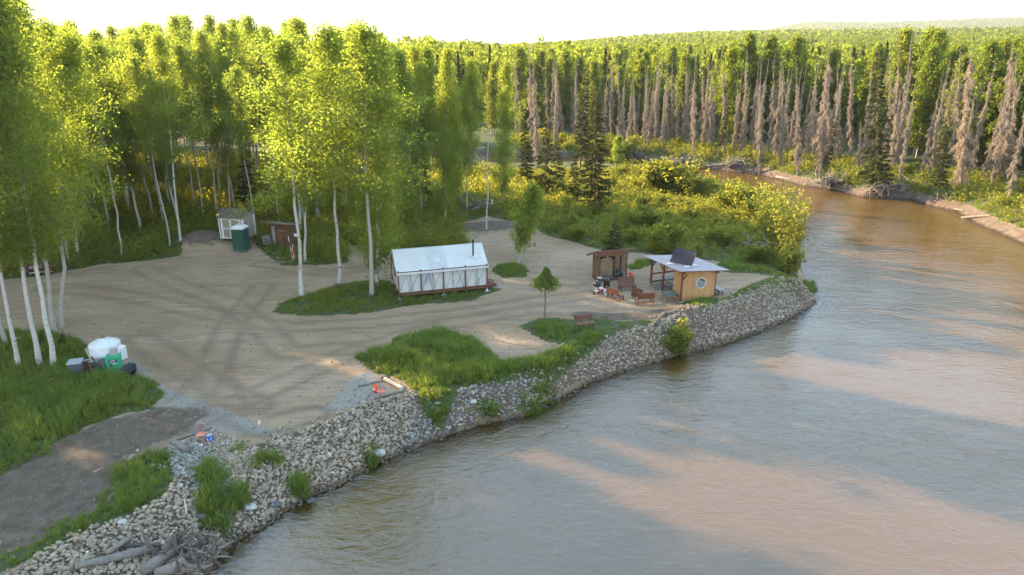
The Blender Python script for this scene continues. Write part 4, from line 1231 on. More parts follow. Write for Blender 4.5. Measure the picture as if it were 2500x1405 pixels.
for (r0, r1, sp, sc, ids) in [(100, 330, 4.2, 1.0, (0, 1, 2, 0, 1, 3)), (330, 800, 5.4, 1.05, (0, 1, 2, 1, 0, 3)), (800, 1700, 8.5, 1.1, (4, 5, 4, 5, 3)), (1700, 5600, 24, 1.6, (4, 5))]:
    x, y = far_pts(r0, r1, sp)
    k = np.ones(len(x), bool)
    if r0 == 100:
        mm = inpoly(x, y, P_far_land) & (dline(x, y, far_edge) > 40) | (~inpoly(x, y, P_far_land) & (y > 150)) | (y > 190)
        k = mm & ~inpoly(x, y, river)
        k |= (x < -12) & (y > 118) & (y < 150) & ~inpoly(x, y, river) & (dline(x, y, near_edge) > 3)
    x, y = x[k], y[k]
    fx.append(x); fy.append(y); fs.append(np.full(len(x), sc)); fi.append(fr_.choice(ids, len(x)))
fx, fy, fs, fi = map(np.concatenate, (fx, fy, fs, fi))
n = len(fx); fs = fs * fr_.uniform(.8, 1.15, n)
dark = fbm(fx * .012, fy * .012, 8) > .62
fi = np.where(dark & (fi < 3) & (fr_.uniform(0, 1, n) < .7), 3, fi)
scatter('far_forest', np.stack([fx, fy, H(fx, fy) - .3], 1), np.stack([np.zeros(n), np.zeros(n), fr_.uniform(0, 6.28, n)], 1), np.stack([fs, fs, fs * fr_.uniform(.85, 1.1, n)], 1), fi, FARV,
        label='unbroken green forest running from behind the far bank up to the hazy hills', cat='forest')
print('far', n)

# ---------------------------------------------------------------- grass, weeds, bushes
TU = [grass_tuft(500 + i, 36, .75, .24) for i in range(4)]
TUS = [grass_tuft(510 + i, 30, .42, .30, w=.018) for i in range(3)]
TUD = [grass_tuft(520 + i, 26, .55, .25, 'dry_grass') for i in range(2)]
WE = [weed_tuft(530 + i) for i in range(4)]
WEB = [weed_tuft(540 + i, 190, 1.15, .52, .12) for i in range(4)]
gv = np.random.default_rng(123)
def cover(name, polys, dens, sources, probs, smin, smax, label, cat, ragged=True, seed=0, parent=None, avoid=None, zs=1.0, taper=True):
    X, Y = [], []
    for j, p in enumerate(polys):
        x, y = pts_in(p, max(20, bbox_n(p, dens)), seed * 31 + j)
        X.append(x); Y.append(y)
    x = np.concatenate(X); y = np.concatenate(Y)
    if ragged:
        k = fbm(x * .9, y * .9, seed + 40) > .30
        x, y = x[k], y[k]
    if avoid is not None:
        k = ~avoid(x, y); x, y = x[k], y[k]
    n = len(x)
    hgt = .45 + 1.1 * fbm(x * .8, y * .8, seed + 7)
    s = gv.uniform(smin, smax, n) * hgt
    de = np.full(n, 9.0)
    for p in polys: de = np.minimum(de, dline(x, y, list(p) + [p[0]]))
    if taper: s = s * np.clip(.35 + .65 * de / 1.1, 0, 1)
    return scatter(name, np.stack([x, y, H(x, y)], 1), np.stack([gv.normal(0, .08, n), gv.normal(0, .08, n), gv.uniform(0, 6.28, n)], 1), np.stack([s, s, s * zs], 1), gv.choice(len(sources), n, p=np.array(probs) / sum(probs)), sources, parent, label, cat)
tent_block = inpoly
cover('grass', [P_left_grass], 11, TU + TUS + TUD + WE, [3, 3, 3, 3, 2, 2, 2, .3, .3, .5, .5, .5, .5], .75, 1.25, 'long green grass around the white tank and foreground birches', 'grass', False, 1, avoid=lambda x, y: (dline(x, y, [at(185, 908), at(325, 908)]) < .75) | (dline(x, y, [at(235, 885), at(295, 885)]) < 1.0))
cover('grass', [P_low_grass], 15, TU + TUS, [3, 3, 3, 3, 1, 1, 1], .6, 1.0, 'green grass strip on top of the cobbles beside the dark wheel track', 'grass', True, 2)
cover('grass', [P_mid_grass], 15, TU + TUS + TUD + WE, [4, 4, 4, 4, 1, 1, 1, .3, .3, .3, .3, .3, .3], .8, 1.25, 'tall lush grass patch in the middle between yard and cobble bank', 'grass', False, 3)
def bench_thin(x, y):
    return (x > at(1400, 800)[0]) & (y > at(1400, 812)[1]) & (gv.uniform(0, 1, len(x)) < .8)
cover('grass', [P_bench_grass], 13, TU + TUS + TUD, [3, 3, 3, 3, 3, 3, 3, 1, 1], .45, .9, 'rough grass around the clipped tree and the iron bench', 'grass', True, 4, avoid=bench_thin)
def under_tent(x, y):
    a = math.radians(16.5); o = at(975, 732)
    u = (x - o[0]) * math.cos(a) + (y - o[1]) * math.sin(a); v = -(x - o[0]) * math.sin(a) + (y - o[1]) * math.cos(a)
    return (u > -.1) & (u < 7.1) & (v > -.1) & (v < 4.2)
cover('grass', [P_tent_grass], 10, TU + TUS + WE, [1, 1, 1, 1, 4, 4, 4, 2, 2, 2, 2], .5, .85, 'short grass island around the white tent and yard birches', 'grass', True, 5, avoid=under_tent)
cover('grass', [P_tuft], 16, TU, [1, 1, 1, 1], .6, .85, 'round tuft of long grass under the small leaning birch', 'grass', False, 6)
cover('grass', [P_box_grass, P_right_edge, P_right_meadow], 11, TU + TUS, [2, 2, 2, 2, 2, 2, 2], .5, .85, 'grass clumps around the cedar kitchen box and the river point', 'grass', True, 7)
for j, (p, lab) in enumerate(zip(P_bank_tufts, ['big double clump of grass at the water right of the grey cobbles', 'small upright grass clump on the grey cobbles near the water', 'long grass clump running down the bank above the root tangle', 'thin grass clump right of the long one above the root tangle',
        'sunlit grass clump on the crest of the cobble bank', 'narrow grass clump hanging over the water by a dark boulder', 'small grass clump beside the big round pale boulder', 'little yellow lit plant near the log square with the blue bucket', 'grass clump at the tip of the cobble point',
        'grass strip beyond the firewood shed', 'tiny grass clump at the lower edge of the tall grass patch', 'low grass left of the log square with the blue bucket'])):
    cover('grass_clump', [p], 24 if j != 9 else 8, TU + TUS, [1, 1, 1, 1, 1, 1, 1], .7 if j < 7 else .5, 1.15 if j < 7 else .8, lab, 'grass clump', j == 2, 20 + j, taper=False)
def not_wild(x, y): return inpoly(x, y, P_behind_tent) | (dline(x, y, [at(505, 605), at(505, 604)]) < 2.4) | any_in(x, y, [W([(1120, 552), (1190, 528), (1262, 545), (1300, 565), (1262, 590), (1150, 590)])])
wild_near = [p for p in P_wild if p[1] < 112 and p[0] > -95]
P_wildv = wood_line[2:] + near_edge[23:30] + [(5, 108), (-30, 110), (-95, 112), (-95, 60)]
P_bushland = W([(1310, 560), (1330, 575), (1400, 590), (1480, 608), (1600, 618), (1780, 640), (1840, 655), (1905, 660), (1948, 650), (1945, 560), (1890, 510), (1830, 492), (1760, 478), (1700, 462), (1620, 440), (1500, 425), (1380, 430), (1300, 480), (1250, 520)])
def bush(x, y): return inpoly(x, y, P_bushland)
cover('undergrowth', [P_wildv], 2.2, TU + WE + WEB, [2, 2, 2, 2, 3, 3, 3, 3, .5, .5, .5, .5], .8, 1.5, 'grass and weeds on the floor of the birch wood', 'undergrowth', False, 8, avoid=lambda x, y: not_wild(x, y) | bush(x, y))
cover('undergrowth', [P_behind_tent], 5.5, TU + WE + WEB, [2, 2, 2, 2, 3, 3, 3, 3, 1, 1, 1, 1], .8, 1.3, 'thick weeds and grass between the tent and the wood', 'undergrowth', False, 9, avoid=under_tent)
cover('brushland', [P_bushland], 3.0, WEB + WE + TU + TUD, [.8, .8, .8, .8, 2, 2, 2, 2, 2, 2, 2, 2, 1.6, 1.6], .6, 1.2, 'low sunlit brush and grass on the meadow towards the river bend', 'brush', False, 10)
P_far_strip = far_edge[2:-1] + [(120, 20), (170, 110), (60, 200), (-30, 190)]
fd = lambda x, y: (dline(x, y, far_edge) > 16) | (x < 0) | (dline(x, y, far_edge) < 1.2)
cover('far_bank_grass', [P_far_strip], 3.4, TU + TUD + WEB, [2.4, 2.4, 2.4, 2.4, 4, 4, .8, .8, .8, .8], .7, 1.25, 'sunlit grass, straw and weeds on the far river bank', 'grass', False, 11, avoid=fd)

# shrubs one can pick out
shr = np.random.default_rng(64)
for (bx, by, tx, ty, wx, k, lab) in [
    (1900, 620, 1905, 455, 1.5, 1, 'tall open willow on the river point with sunlit left side'), (1932, 655, 1938, 480, 1.0, 1, 'darker tall willow at the very tip of the bushy point'), (1870, 585, 1868, 470, 1.1, 1, 'thin grey stemmed willow left of the tall open one'),
    (1790, 520, 1792, 440, 1.4, 0, 'round pale willow with the river behind it'), (1830, 530, 1832, 450, 1.3, 0, 'yellow lit willow left of the grey stemmed one'), (1726, 475, 1728, 435, 1.4, 0, 'small willow bush alone against the brown water'),
    (1650, 475, 1655, 390, 1.6, 0, 'large sunlit bush where the river shows behind'), (1600, 470, 1604, 395, 1.6, 0, 'large sunlit bush left of the one against the river'), (1690, 485, 1692, 420, 1.4, 0, 'sunlit bush on the right of the large pair'),
    (1508, 400, 1506, 335, 1.6, 0, 'green willow beside the dark spruce at the river gap'), (1620, 618, 1622, 535, 1.5, 0, 'green bush right behind the kitchen shelter roof'), (1690, 640, 1702, 595, 1.3, 0, 'bright yellow bush behind the solar panels'),
    (1928, 672, 1926, 600, 1.2, 0, 'yellow green willow hanging over the water at the point'), (1660, 868, 1662, 790, 1.1, 0, 'small leafy willow growing from the cobbles at the water'), (1760, 600, 1765, 555, 1.6, 0, 'shaded bush in the middle of the brush'),
    (1850, 640, 1850, 590, 1.6, 0, 'shaded bush near the river point'), (1570, 560, 1570, 505, 1.8, 0, 'sunlit bush behind the firewood shed'), (1480, 470, 1480, 430, 1.6, 0, 'low bush right of the dark spruce trunk')]:
    v = SHT[shr.integers(2)] if k else SH[shr.integers(4)]
    px_tree('willow_shrub', bx, by, tx, ty, v, 5.2 if k else 2.4, 'shrub', lab, None, wx, ('stems', 'crown'))
xs2, ys2 = pts_in(P_bushland, 900, 71)
c2 = 0
for x, y in zip(xs2, ys2):
    if c2 >= 34: break
    if min((x - a) ** 2 + (y - b) ** 2 for a, b in placed) < 1.7 ** 2 or hz(x, y) < -.6: continue
    placed.append((x, y)); c2 += 1
    s = shr.uniform(.45, .8)
    plant('willow_shrub', SH[shr.integers(4)], 'shrub', f'{"small" if s < .6 else "bigger"} willow bush in the brush, {"near row" if y < 72 else "middle row" if y < 85 else "far row"}, {"behind the firewood shed" if x < 12 else "behind the shelter roof" if x < 17 else "right of the shelter roof" if x < 22 else "towards the river point"}', (x, y, hz(x, y)), (s * 1.3, s * 1.3, s), None, shr.uniform(0, 6.28), 'low willow bushes of the brushland', ('stems', 'crown'))
xs2, ys2 = pts_in([p for p in P_far_strip], 2600, 72)
dd = dline(xs2, ys2, far_edge)
c2 = 0
for x, y, d in zip(xs2, ys2, dd):
    if c2 >= 60: break
    if d > 12 or d < 2 or x < 5 or min((x - a) ** 2 + (y - b) ** 2 for a, b in placed) < 2 ** 2: continue
    placed.append((x, y)); c2 += 1
    s = shr.uniform(.5, 1.1)
    plant('willow_shrub', SH[shr.integers(4)], 'shrub', f'{"small" if s < .7 else "middling" if s < .9 else "big"} leafy bush on the far bank, {far_place(1250 + FPX * x / (y * math.cos(PITCH) + CAM_H * math.sin(PITCH)))}', (x, y, hz(x, y)), (s * 1.1, s * 1.1, s), None, shr.uniform(0, 6.28), 'bushes along the far bank', ('stems', 'crown'))

# ================================================================ THINGS
def rot2(o, rz):
    c, s = math.cos(rz), math.sin(rz)
    return lambda x, y: (o[0] + x * c - y * s, o[1] + x * s + y * c)

# ---------------------------------------------------------------- the wall tent on its timber platform
A = G(975, 732); trz = R(16.5)
T = thing('wall_tent', 'long white canvas wall tent on a stained timber platform with stove pipe', 'tent', A, trz)
L, Wd, D0, EH, RH = 6.9, 4.0, .48, 1.62, 1.25
m = MB()
for i in range(23): m = m
for i in range(24):
    x = .02 + i * (L - .04) / 24
    MB().box((x + .14, Wd / 2, D0 - .02), (.27, Wd - .1, .035)).build('deck_board', M['brown_post'], T)
for y in (0, Wd): MB().box((L / 2, y, D0 - .13), (L + .1, .045, .2)).build('rim_beam', M['red_wood'], T)
for x in (0.05, L - .05): MB().box((x, Wd / 2, D0 - .13), (.045, Wd - .1, .2)).build('rim_beam', M['red_wood'], T)
for i in range(5):
    x = L * i / 4
    for y in (-.07, Wd + .07):
        p = MB().box((x, y, (D0 + EH + .22) / 2 - .02 + .1), (.10, .09, D0 + EH - .06)).build('post', M['red_post'], T)
    if i % 2 == 0:
        for y in (-.02, Wd / 2, Wd):
            MB().lathe([(.10, 0), (.10, .08), (.05, .10), (.05, .30)], (x, y, -.02), 10).build('footing', M['white_metal'], T)
            MB().lathe([(.24, -.02), (.22, .04), (0, .045)], (x, y, -.01), 12).build('footing_pad', M['concrete'], T)
MB().box((L / 2, -.07, D0 + EH + .04), (L + .1, .06, .06)).build('side_rail', M['red_wood'], T)
MB().box((L / 2, Wd + .07, D0 + EH + .04), (L + .1, .06, .06)).build('side_rail', M['red_wood'], T)
tr = random.Random(3)
def sheet(p00, p10, p11, p01, nu, nv, amp, normal, seed, name, mat, parent):
    """a cloth panel with soft sags and creases"""
    r = np.random.default_rng(seed)
    ph = r.uniform(0, 6, 6)
    V = []
    P = [np.array(p, float) for p in (p00, p10, p11, p01)]
    for j in range(nv + 1):
        for i in range(nu + 1):
            u, v = i / nu, j / nv
            p = (P[0] * (1 - u) + P[1] * u) * (1 - v) + (P[3] * (1 - u) + P[2] * u) * v
            e = math.sin(math.pi * v) * .6 + .4
            d = amp * e * (math.sin(u * 21 + ph[0] + v * 3) * .35 + math.sin(u * 47 + ph[1] - v * 5) * .22 + math.sin((u - v) * 33 + ph[2]) * .2 + .5 * math.sin(math.pi * v) * abs(math.sin(u * math.pi * 4)))
            V.append(p + np.array(normal) * (-d))
    F = [(j * (nu + 1) + i, j * (nu + 1) + i + 1, (j + 1) * (nu + 1) + i + 1, (j + 1) * (nu + 1) + i) for j in range(nv) for i in range(nu)]
    return link(name, np_mesh(name, np.array(V), np.array(F), mat, None, True), parent)
z0, z1, z2 = D0 + .03, D0 + EH, D0 + EH + RH
ov = .16
fr_roof = sheet((-.12, -ov, z1 - .04), (L + .12, -ov, z1 - .04), (L + .12, Wd / 2, z2 + .03), (-.12, Wd / 2, z2 + .03), 90, 14, .03, (0, .5, .85), 1, 'roof', M['canvas'], T)
sheet((L + .12, Wd + ov, z1 - .04), (-.12, Wd + ov, z1 - .04), (-.12, Wd / 2, z2 + .03), (L + .12, Wd / 2, z2 + .03), 60, 10, .03, (0, -.5, .85), 2, 'roof', M['canvas'], T)
sheet((-.12, -ov, z1 - .15), (L + .12, -ov, z1 - .15), (L + .12, -ov, z1 - .03), (-.12, -ov, z1 - .03), 90, 2, .02, (0, -1, 0), 3, 'valance', M['canvas'], T)
sheet((0, 0.02, z0), (L, 0.02, z0), (L, 0.02, z1), (0, 0.02, z1), 110, 8, .045, (0, -1, 0), 4, 'side_wall', M['canvas'], T)
sheet((L, Wd, z0), (0, Wd, z0), (0, Wd, z1), (L, Wd, z1), 60, 6, .04, (0, 1, 0), 5, 'side_wall', M['canvas'], T)
for x, nn in ((0.0, -1), (L, 1)):
    sheet((x, 0.02, z0), (x, Wd, z0), (x, Wd, z1), (x, 0.02, z1), 40, 8, .05, (nn, 0, 0), 6 + nn, 'end_wall', M['canvas'], T)
    MB().add([(x, 0, z1 - .001), (x, Wd, z1 - .001), (x, Wd / 2, z2 - .02)], [(0, 1, 2)]).build('gable', M['canvas'], T)
mr_ = MB(); mr_.tube([(-.16, Wd / 2, z2 + .035), (L * .5, Wd / 2, z2 + .015), (L + .15, Wd / 2, z2 + .04)], .035, 8); mr_.build('ridge_seam', M['canvas_trim'], T)
def roofpt(x, v, off=.02): return Vector((x, -ov + v * (Wd / 2 + ov), z1 - .04 + v * (RH + .07))) + Vector((0, -.5, .85)) * off
MB().poly([roofpt(2.55, .03, .012), roofpt(3.85, .03, .012), roofpt(3.85, .98, .012), roofpt(2.35, .98, .012)][::1]).build('roof_patch', M['canvas_trim'], T)
MB().poly([roofpt(2.95, .35, .03), roofpt(3.4, .35, .03), roofpt(3.4, .5, .03), roofpt(2.95, .5, .03)], .006).build('roof_patch', M['canvas'], T)
spk = MB()
for i in range(70):
    x, v = 5.75 + tr.gauss(0, .42), .48 + tr.gauss(0, .16)
    if .05 < v < .95 and x < 6.9:
        s_ = tr.uniform(.008, .022); c = roofpt(x, v, .03)
        spk.poly([c + Vector((-s_, 0, 0)), c + Vector((0, -s_, -s_ * .6)), c + Vector((s_, 0, 0)), c + Vector((0, s_, s_ * .6))])
sp_ = spk.build('soot_spots', M['black'], T); sp_['kind'] = 'stuff'
pb = roofpt(6.05, .50, 0)
pipe = MB().lathe([(.075, -.4), (.075, 1.12)], pb, 14).build('stove_pipe', M['steel'], T)
MB().lathe([(.075, 1.1), (.13, 1.13), (.13, 1.20), (.02, 1.28)], pb, 14).build('pipe_cap', M['black'], pipe)
MB().poly([roofpt(5.83, .40, .035), roofpt(6.27, .40, .035), roofpt(6.27, .58, .035), roofpt(5.83, .58, .035)], .01).build('pipe_flashing', M['silver'], pipe)
win = MB().box((2.05, -.045, D0 + 1.08), (.74, .015, .72)).build('window', M['screen'], T)
fr = MB()
for a_, b_ in (((1.66, 1.45), (2.44, 1.45)), ((1.66, .71), (2.44, .71)), ((1.66, .71), (1.66, 1.45)), ((2.44, .71), (2.44, 1.45))):
    fr.bar((a_[0], -.058, D0 + a_[1]), (b_[0], -.058, D0 + b_[1]), .02, .035, (0, 1, 0))
fr.build('window_flap', M['canvas_trim'], win)
MB().box((-.065, Wd * .42, D0 + 1.2), (.012, .62, .75)).build('window', M['screen'], T)
for i in range(4):
    x0, x1_ = L * i / 4 + .08, L * (i + 1) / 4 - .08
    for (a_, b_) in ([(x0 + .5, z1 - .1), (x0 + .02, z0 + .1)], [(x0 + .55, z1 - .1), (x0 + .75, z0)], [(x1_ - .1, z1 - .1), (x1_ - .8, z0)], [(x0 + .8, z1 - .1), (x0 + .8, z0 + .02)], [(x1_ - .75, z1 - .12), (x1_ - .55, z0 + .02)]) if i != 2 else ([(x0 + .62, z1 - .1), (x0 + .1, z0)], [(x0 + .62, z1 - .1), (x0 + .70, z0)], [(x1_ - .6, z1 - .1), (x1_ - .05, z0)], [(x1_ - .1, z1 - .1), (x1_ - .7, z0)], [(x0 + .70, z1 - .1), (x0 + .60, z0 + .3)]):
        MB().tube([(a_[0], -.12, a_[1]), (b_[0], -.075, b_[1])], .010 + .004 * tr.random(), 5).build('guy_rope', M['rope'], T)
MB().tube([(-.12, 0, z1 - .1), (-.5, .6, z1 - .5), (-.9, 1.5, z1 - .9), (-2.4, 2.4, .3)], .012, 5).build('guy_rope', M['rope'], T)
MB().tube([(-.10, Wd / 2, z2), (-.22, Wd / 2 + .1, z2 - .25), (-.30, Wd / 2, z2 - .55)], .03, 5).build('canvas_tie', M['canvas'], T)
# wooden steps at the right end
ST = thing('wooden_steps', 'short wooden steps and plank ramp at the right end of the white tent', 'steps', T.matrix_world @ Vector((0, 0, 0)))
bpy.context.view_layer.update()
ST.location = T.matrix_world @ Vector((L + .1, 1.0, 0)); ST.rotation_euler = (0, 0, trz)
for k in range(3): MB().box((.18 + .28 * k, .5, D0 - .04 - .15 * k), (.27, 1.1, .04)).build('tread', M['brown_wood'], ST)
for y in (0, 1.0): MB().bar((.05, y, D0 - .1), (.95, y, .06), .05, .2).build('stringer', M['red_wood'], ST)
MB().box((.30, -.35, .20), (.5, .28, .25)).build('step_block', M['red_wood'], ST)
RK = thing('round_mat', 'dark round mat lying on the ground by the tent steps', 'mat', G(1203, 702))
MB().lathe([(.0, .03), (.38, .03), (.42, .0)], (0, 0, .01), 20).build('mat_disc', M['grey_plastic'], RK)

# ---------------------------------------------------------------- firewood shed
A = G(1459, 688); srz = R(14)
F_ = thing('firewood_shed', 'brown stained open firewood shed with slatted sides and sloping roof', 'shed', A, srz)
w_, d_, hf, hb = 2.55, 1.25, 2.55, 1.95
for (x, y) in ((.06, .06), (w_ - .06, .06), (w_ * .58, .06), (.06, d_), (w_ - .06, d_), (w_ * .58, d_)):
    h = hf if y < .5 else hb
    MB().box((x, y, h / 2), (.11, .11, h)).build('post', M['brown_post'], F_)
for (a_, b_) in (((-.0, 0, hf - .22), (w_, 0, hf - .22)),):
    MB().box((w_ / 2, -.01, hf - .22), (w_ + .02, .045, .42)).build('header_board', M['brown_wood'], F_)
for k in range(5): MB().box((w_ / 2, .18 + k * .25, .10), (w_ - .05, .2, .04)).build('floor_board', M['brown_wood'], F_)
MB().box((w_ / 2, .0, .10), (w_, .05, .14)).build('base_beam', M['brown_wood'], F_)
sl = MB().box((0, 0, 0), (.03, d_ - .16, .085)).mesh('slat', M['amber_slat'])
for k in range(15):
    for x in (.03, w_ - .03):
        z = .2 + k * .135
        if z < hb - .03: link('slat', sl, F_, (x, d_ / 2 + .06, z))
for y in (d_ * .40, d_ * .72): MB().box((-.01, y, hb / 2), (.03, .07, hb)).build('batten', M['brown_post'], F_)
sb = MB().box((0, 0, 0), (w_ - .25, .025, .10)).mesh('slat', M['amber_slat'])
for k in range(13): link('slat', sb, F_, (w_ / 2, d_ + .03, .22 + k * .135))
MB().box((w_ * .58, d_ / 2 + .04, 1.0), (.04, d_ - .1, 1.75)).build('divider', M['amber_slat'], F_)
for k in range(7):
    MB().bar((w_ * .62, d_ - .06, 1.85 - k * .2), (w_ - .14, d_ - .06, 1.25 - k * .2), .03, .06).build('diagonal_slat', M['amber_slat'], F_)
ra, rb_ = (-.38, -.32, hf + .16), (w_ + .38, -.32, hf + .16)
rc, rd = (w_ + .38, d_ + .45, hb - .08), (-.38, d_ + .45, hb - .08)
rf = MB().poly([ra, rb_, rc, rd], .05).build('roof', M['roof_brown'], F_)
for k in range(12):
    x = -.33 + k * (w_ + .66) / 11
    MB().bar((x, -.33, hf + .185), (x, d_ + .46, hb - .055), .03, .025).build('roof_rib', M['roof_brown'], rf)
MB().box((w_ / 2, -.345, hf + .08), (w_ + .76, .03, .13)).build('fascia', M['red_wood'], F_)
MB().bar((-.395, -.33, hf + .08), (-.395, d_ + .45, hb - .16), .03, .13).build('fascia', M['red_wood'], F_)
bpy.context.view_layer.update()
FW = thing('firewood_stack', 'pile of split firewood filling the left bay of the brown shed', 'firewood', F_.matrix_world @ Vector((.16, .08, .13)), srz)
def log_mesh(seed):
    r = random.Random(seed); n = r.choice([4, 5, 6, 7]); ln = .9
    pr = [(math.cos(6.28 * k / n + r.uniform(-.2, .2)) * r.uniform(.75, 1.1), math.sin(6.28 * k / n + r.uniform(-.2, .2)) * r.uniform(.75, 1.1)) for k in range(n)]
    V = [(x * .5, 0, z * .5) for x, z in pr] + [(x * .5, ln, z * .5) for x, z in pr]
    F = [tuple(range(n))] + [tuple(range(n, 2 * n))[::-1]] + [(i, n + i, n + (i + 1) % n, (i + 1) % n) for i in range(n)]
    me = bpy.data.meshes.new('log'); me.from_pydata(V, [], F); me.materials.append(M['log_end']); me.materials.append(M['log_bark'])
    me.polygons.foreach_set('material_index', [0, 0] + [1] * n); me.update()
    return me
LG = [log_mesh(i) for i in range(7)]
lr = random.Random(4)
z = .07; row = 0
while z < 1.92:
    x = .07 + (row % 2) * .06
    xm = w_ * .58 - .30
    top = 1.92 - .22 * abs(math.sin(2.2 * 0)) 
    while x < xm:
        if z < 1.55 + .35 * math.sin(3.0 * (x / xm)) + lr.uniform(-.05, .05):
            o = link('log', lr.choice(LG), FW, (x + lr.uniform(-.01, .01), lr.uniform(-.05, .06), z))
            s_ = lr.uniform(.115, .155); o.scale = (s_, 1, s_); o.rotation_euler = (0, lr.uniform(0, 6.28), 0)
        x += .125
    z += .115; row += 1
GB = thing('storage_bin', 'dark green tied up bags heaped in the right bay of the firewood shed', 'bags', F_.matrix_world @ Vector((w_ * .79, .45, .12)), srz)
for k, (x, y, z, s_) in enumerate([(-.22, 0, .22, .42), (.2, .02, .2, .40), (0, .1, .48, .42), (-.1, -.12, .62, .22), (.2, .1, .62, .25)]):
    b = link('bag', stone_mesh(700 + k, 2, M['green_plastic'] if k % 2 else M['grey_plastic']), GB, (x, y, z)); b.scale = (s_, s_, s_ * 1.25)
MB().box((.38, -.25, .22), (.03, .03, .42)).build('white_handle', M['white_metal'], GB)

# ---------------------------------------------------------------- shelter with the cedar kitchen box
A = G(1661, 739); prz = R(20)
K = thing('kitchen_shelter', 'open timber shelter with smoky ribbed roof and cedar boarded kitchen corner', 'shelter', A, prz)
bpy.context.view_layer.update()
KM = K.matrix_world.copy()
LU, LV = 2.95, 4.3
def rz_(u, v): return 2.58 - .085 * u - .045 * v
for (u, v) in ((0, 0), (0, 2.55), (0, LV), (LU, LV), (LU, .02)):
    h = rz_(u, v) - .12
    p = MB().box((u, v, h / 2), (.13, .13, h)).build('post', M['red_post'], K)
    MB().box((u, v, .02), (.34, .34, .16)).build('footing_block', M['concrete'], p)
for u in (0, LU): MB().bar((u, -.35, rz_(u, -.35) - .17), (u, LV + .4, rz_(u, LV + .4) - .17), .10, .17).build('beam', M['red_wood'], K)
for v in (-.1, 1.0, 2.1, 3.2, 4.3): MB().bar((-.4, v, rz_(-.4, v) - .06), (LU + .5, v, rz_(LU + .5, v) - .06), .05, .10).build('rafter', M['red_wood'], K)
for v in (0, 2.55, LV):
    for sg in (-1, 1):
        v2 = v + sg * .55
        if -.1 < v2 < LV + .1 or v == 0: MB().bar((0, v + sg * .04, rz_(0, v) - .80), (0, v2, rz_(0, v2) - .25), .07, .09).build('brace', M['red_post'], K)
# ribbed roof sheets
for k in range(4):
    v0, v1 = -.45 + k * 1.32, -.45 + (k + 1) * 1.32 - .012
    n = 14; V = []; Fq = []
    for i in range(n * 2 + 1):
        v = v0 + (v1 - v0) * i / (n * 2); dz = .022 if i % 4 in (1, 2) else 0
        V += [(-.62, v, rz_(-.62, v) + dz), (LU + .82, v, rz_(LU + .82, v) + dz)]
    for i in range(n * 2): Fq.append((2 * i, 2 * i + 1, 2 * i + 3, 2 * i + 2))
    MB().add(V, Fq).build('roof_sheet', M['roof_clear'], K)
MB().bar((-.62, -.46, rz_(-.62, -.46) - .03), (LU + .82, -.46, rz_(LU + .82, -.46) - .03), .03, .06).build('eave_strip', M['red_wood'], K)
# boarded walls
bd = lambda h: None
nb = 17
for i in range(nb):
    u = .10 + i * (LU - .18) / (nb - 1); h = rz_(u, 0) - .16
    bw = (LU - .18) / (nb - 1) - .006
    lo = 0.04
    if 1.28 < u < 2.02:      # octagon window hole
        k = abs(u - 1.65); r_ = .42
        if k < r_:
            hh = r_ if k < .175 else r_ - (k - .175)
            zc = 1.38
            MB().box((u, -.03 - .003 * (i % 2), (lo + zc - hh) / 2), (bw, .03, zc - hh - lo)).build('wall_board', M['cedar'], K)
            MB().box((u, -.03 - .003 * (i % 2), (h + zc + hh) / 2), (bw, .03, h - zc - hh)).build('wall_board', M['cedar'], K)
            continue
    MB().box((u, -.03 - .003 * (i % 2), (lo + h) / 2), (bw, .03, h - lo)).build('wall_board', M['cedar'], K)
for i in range(6):
    v = .14 + i * .165; h = rz_(0, v) - .16
    MB().box((-.03 - .003 * (i % 2), v, (h + .04) / 2), (.03, .158, h - .04)).build('wall_board', M['cedar'], K)
for i in range(6):
    v = .14 + i * .165; h = rz_(LU, v) - .16
    MB().box((LU + .03 + .003 * (i % 2), v, (h + .04) / 2), (.03, .158, h - .04)).build('wall_board', M['cedar'], K)
MB().box((LU / 2, .012, 1.2), (LU - .2, .012, 2.1)).build('inner_lining', M['raw_wood'], K) if False else None
oc = [(1.65 + .44 * math.cos(math.pi / 8 + k * math.pi / 4), 1.38 + .44 * math.sin(math.pi / 8 + k * math.pi / 4)) for k in range(8)]
wf = MB()
for k in range(8):
    a_, b_ = oc[k], oc[(k + 1) % 8]
    wf.bar((a_[0], -.065, a_[1]), (b_[0], -.065, b_[1]), .03, .055, (0, 1, 0))
wfo = wf.build('window_frame', M['white_paint'], K)
gm_, gnt, go_ = mat_new('clear_pane'); gq = NT(gnt)
g1 = gq.node('ShaderNodeBsdfGlossy', {'Color': (1, 1, 1, 1), 'Roughness': .03}); g2 = gq.node('ShaderNodeBsdfTransparent', {'Color': (.8, .9, .93, 1)})
g3 = gq.node('ShaderNodeMixShader', {0: .09, 1: g2.outputs[0], 2: g1.outputs[0]}); gnt.links.new(g3.outputs[0], go_.inputs[0])
MB().poly([(x, -.04, z) for x, z in oc], .006).build('pane', gm_, wfo)
MB().box((LU / 2, LV / 2, .03), (LU + .3, LV + .2, .08)).build('deck', M['grey_wood'], K)
for k in range(16): MB().box((LU / 2, .12 + k * (LV - .2) / 15, .085), (LU + .2, .26, .03)).build('deck_board', M['grey_wood'], K)
for (a_, b_) in (((.06, LV, .95), (LU, LV, .95)), ((.06, LV, .28), (LU, LV, .28)), ((LU, 1.3, .95), (LU, LV, .95))):
    MB().bar(a_, b_, .05, .13).build('railing', M['red_wood'], K)
CT = thing('kitchen_counter', 'white topped counter with basin inside the kitchen corner seen through the octagon window', 'counter', KM @ Vector((LU / 2, .42, .1)), prz)
MB().box((0, 0, .42), (2.5, .6, .8)).build('cabinet', M['raw_wood'], CT, .01)
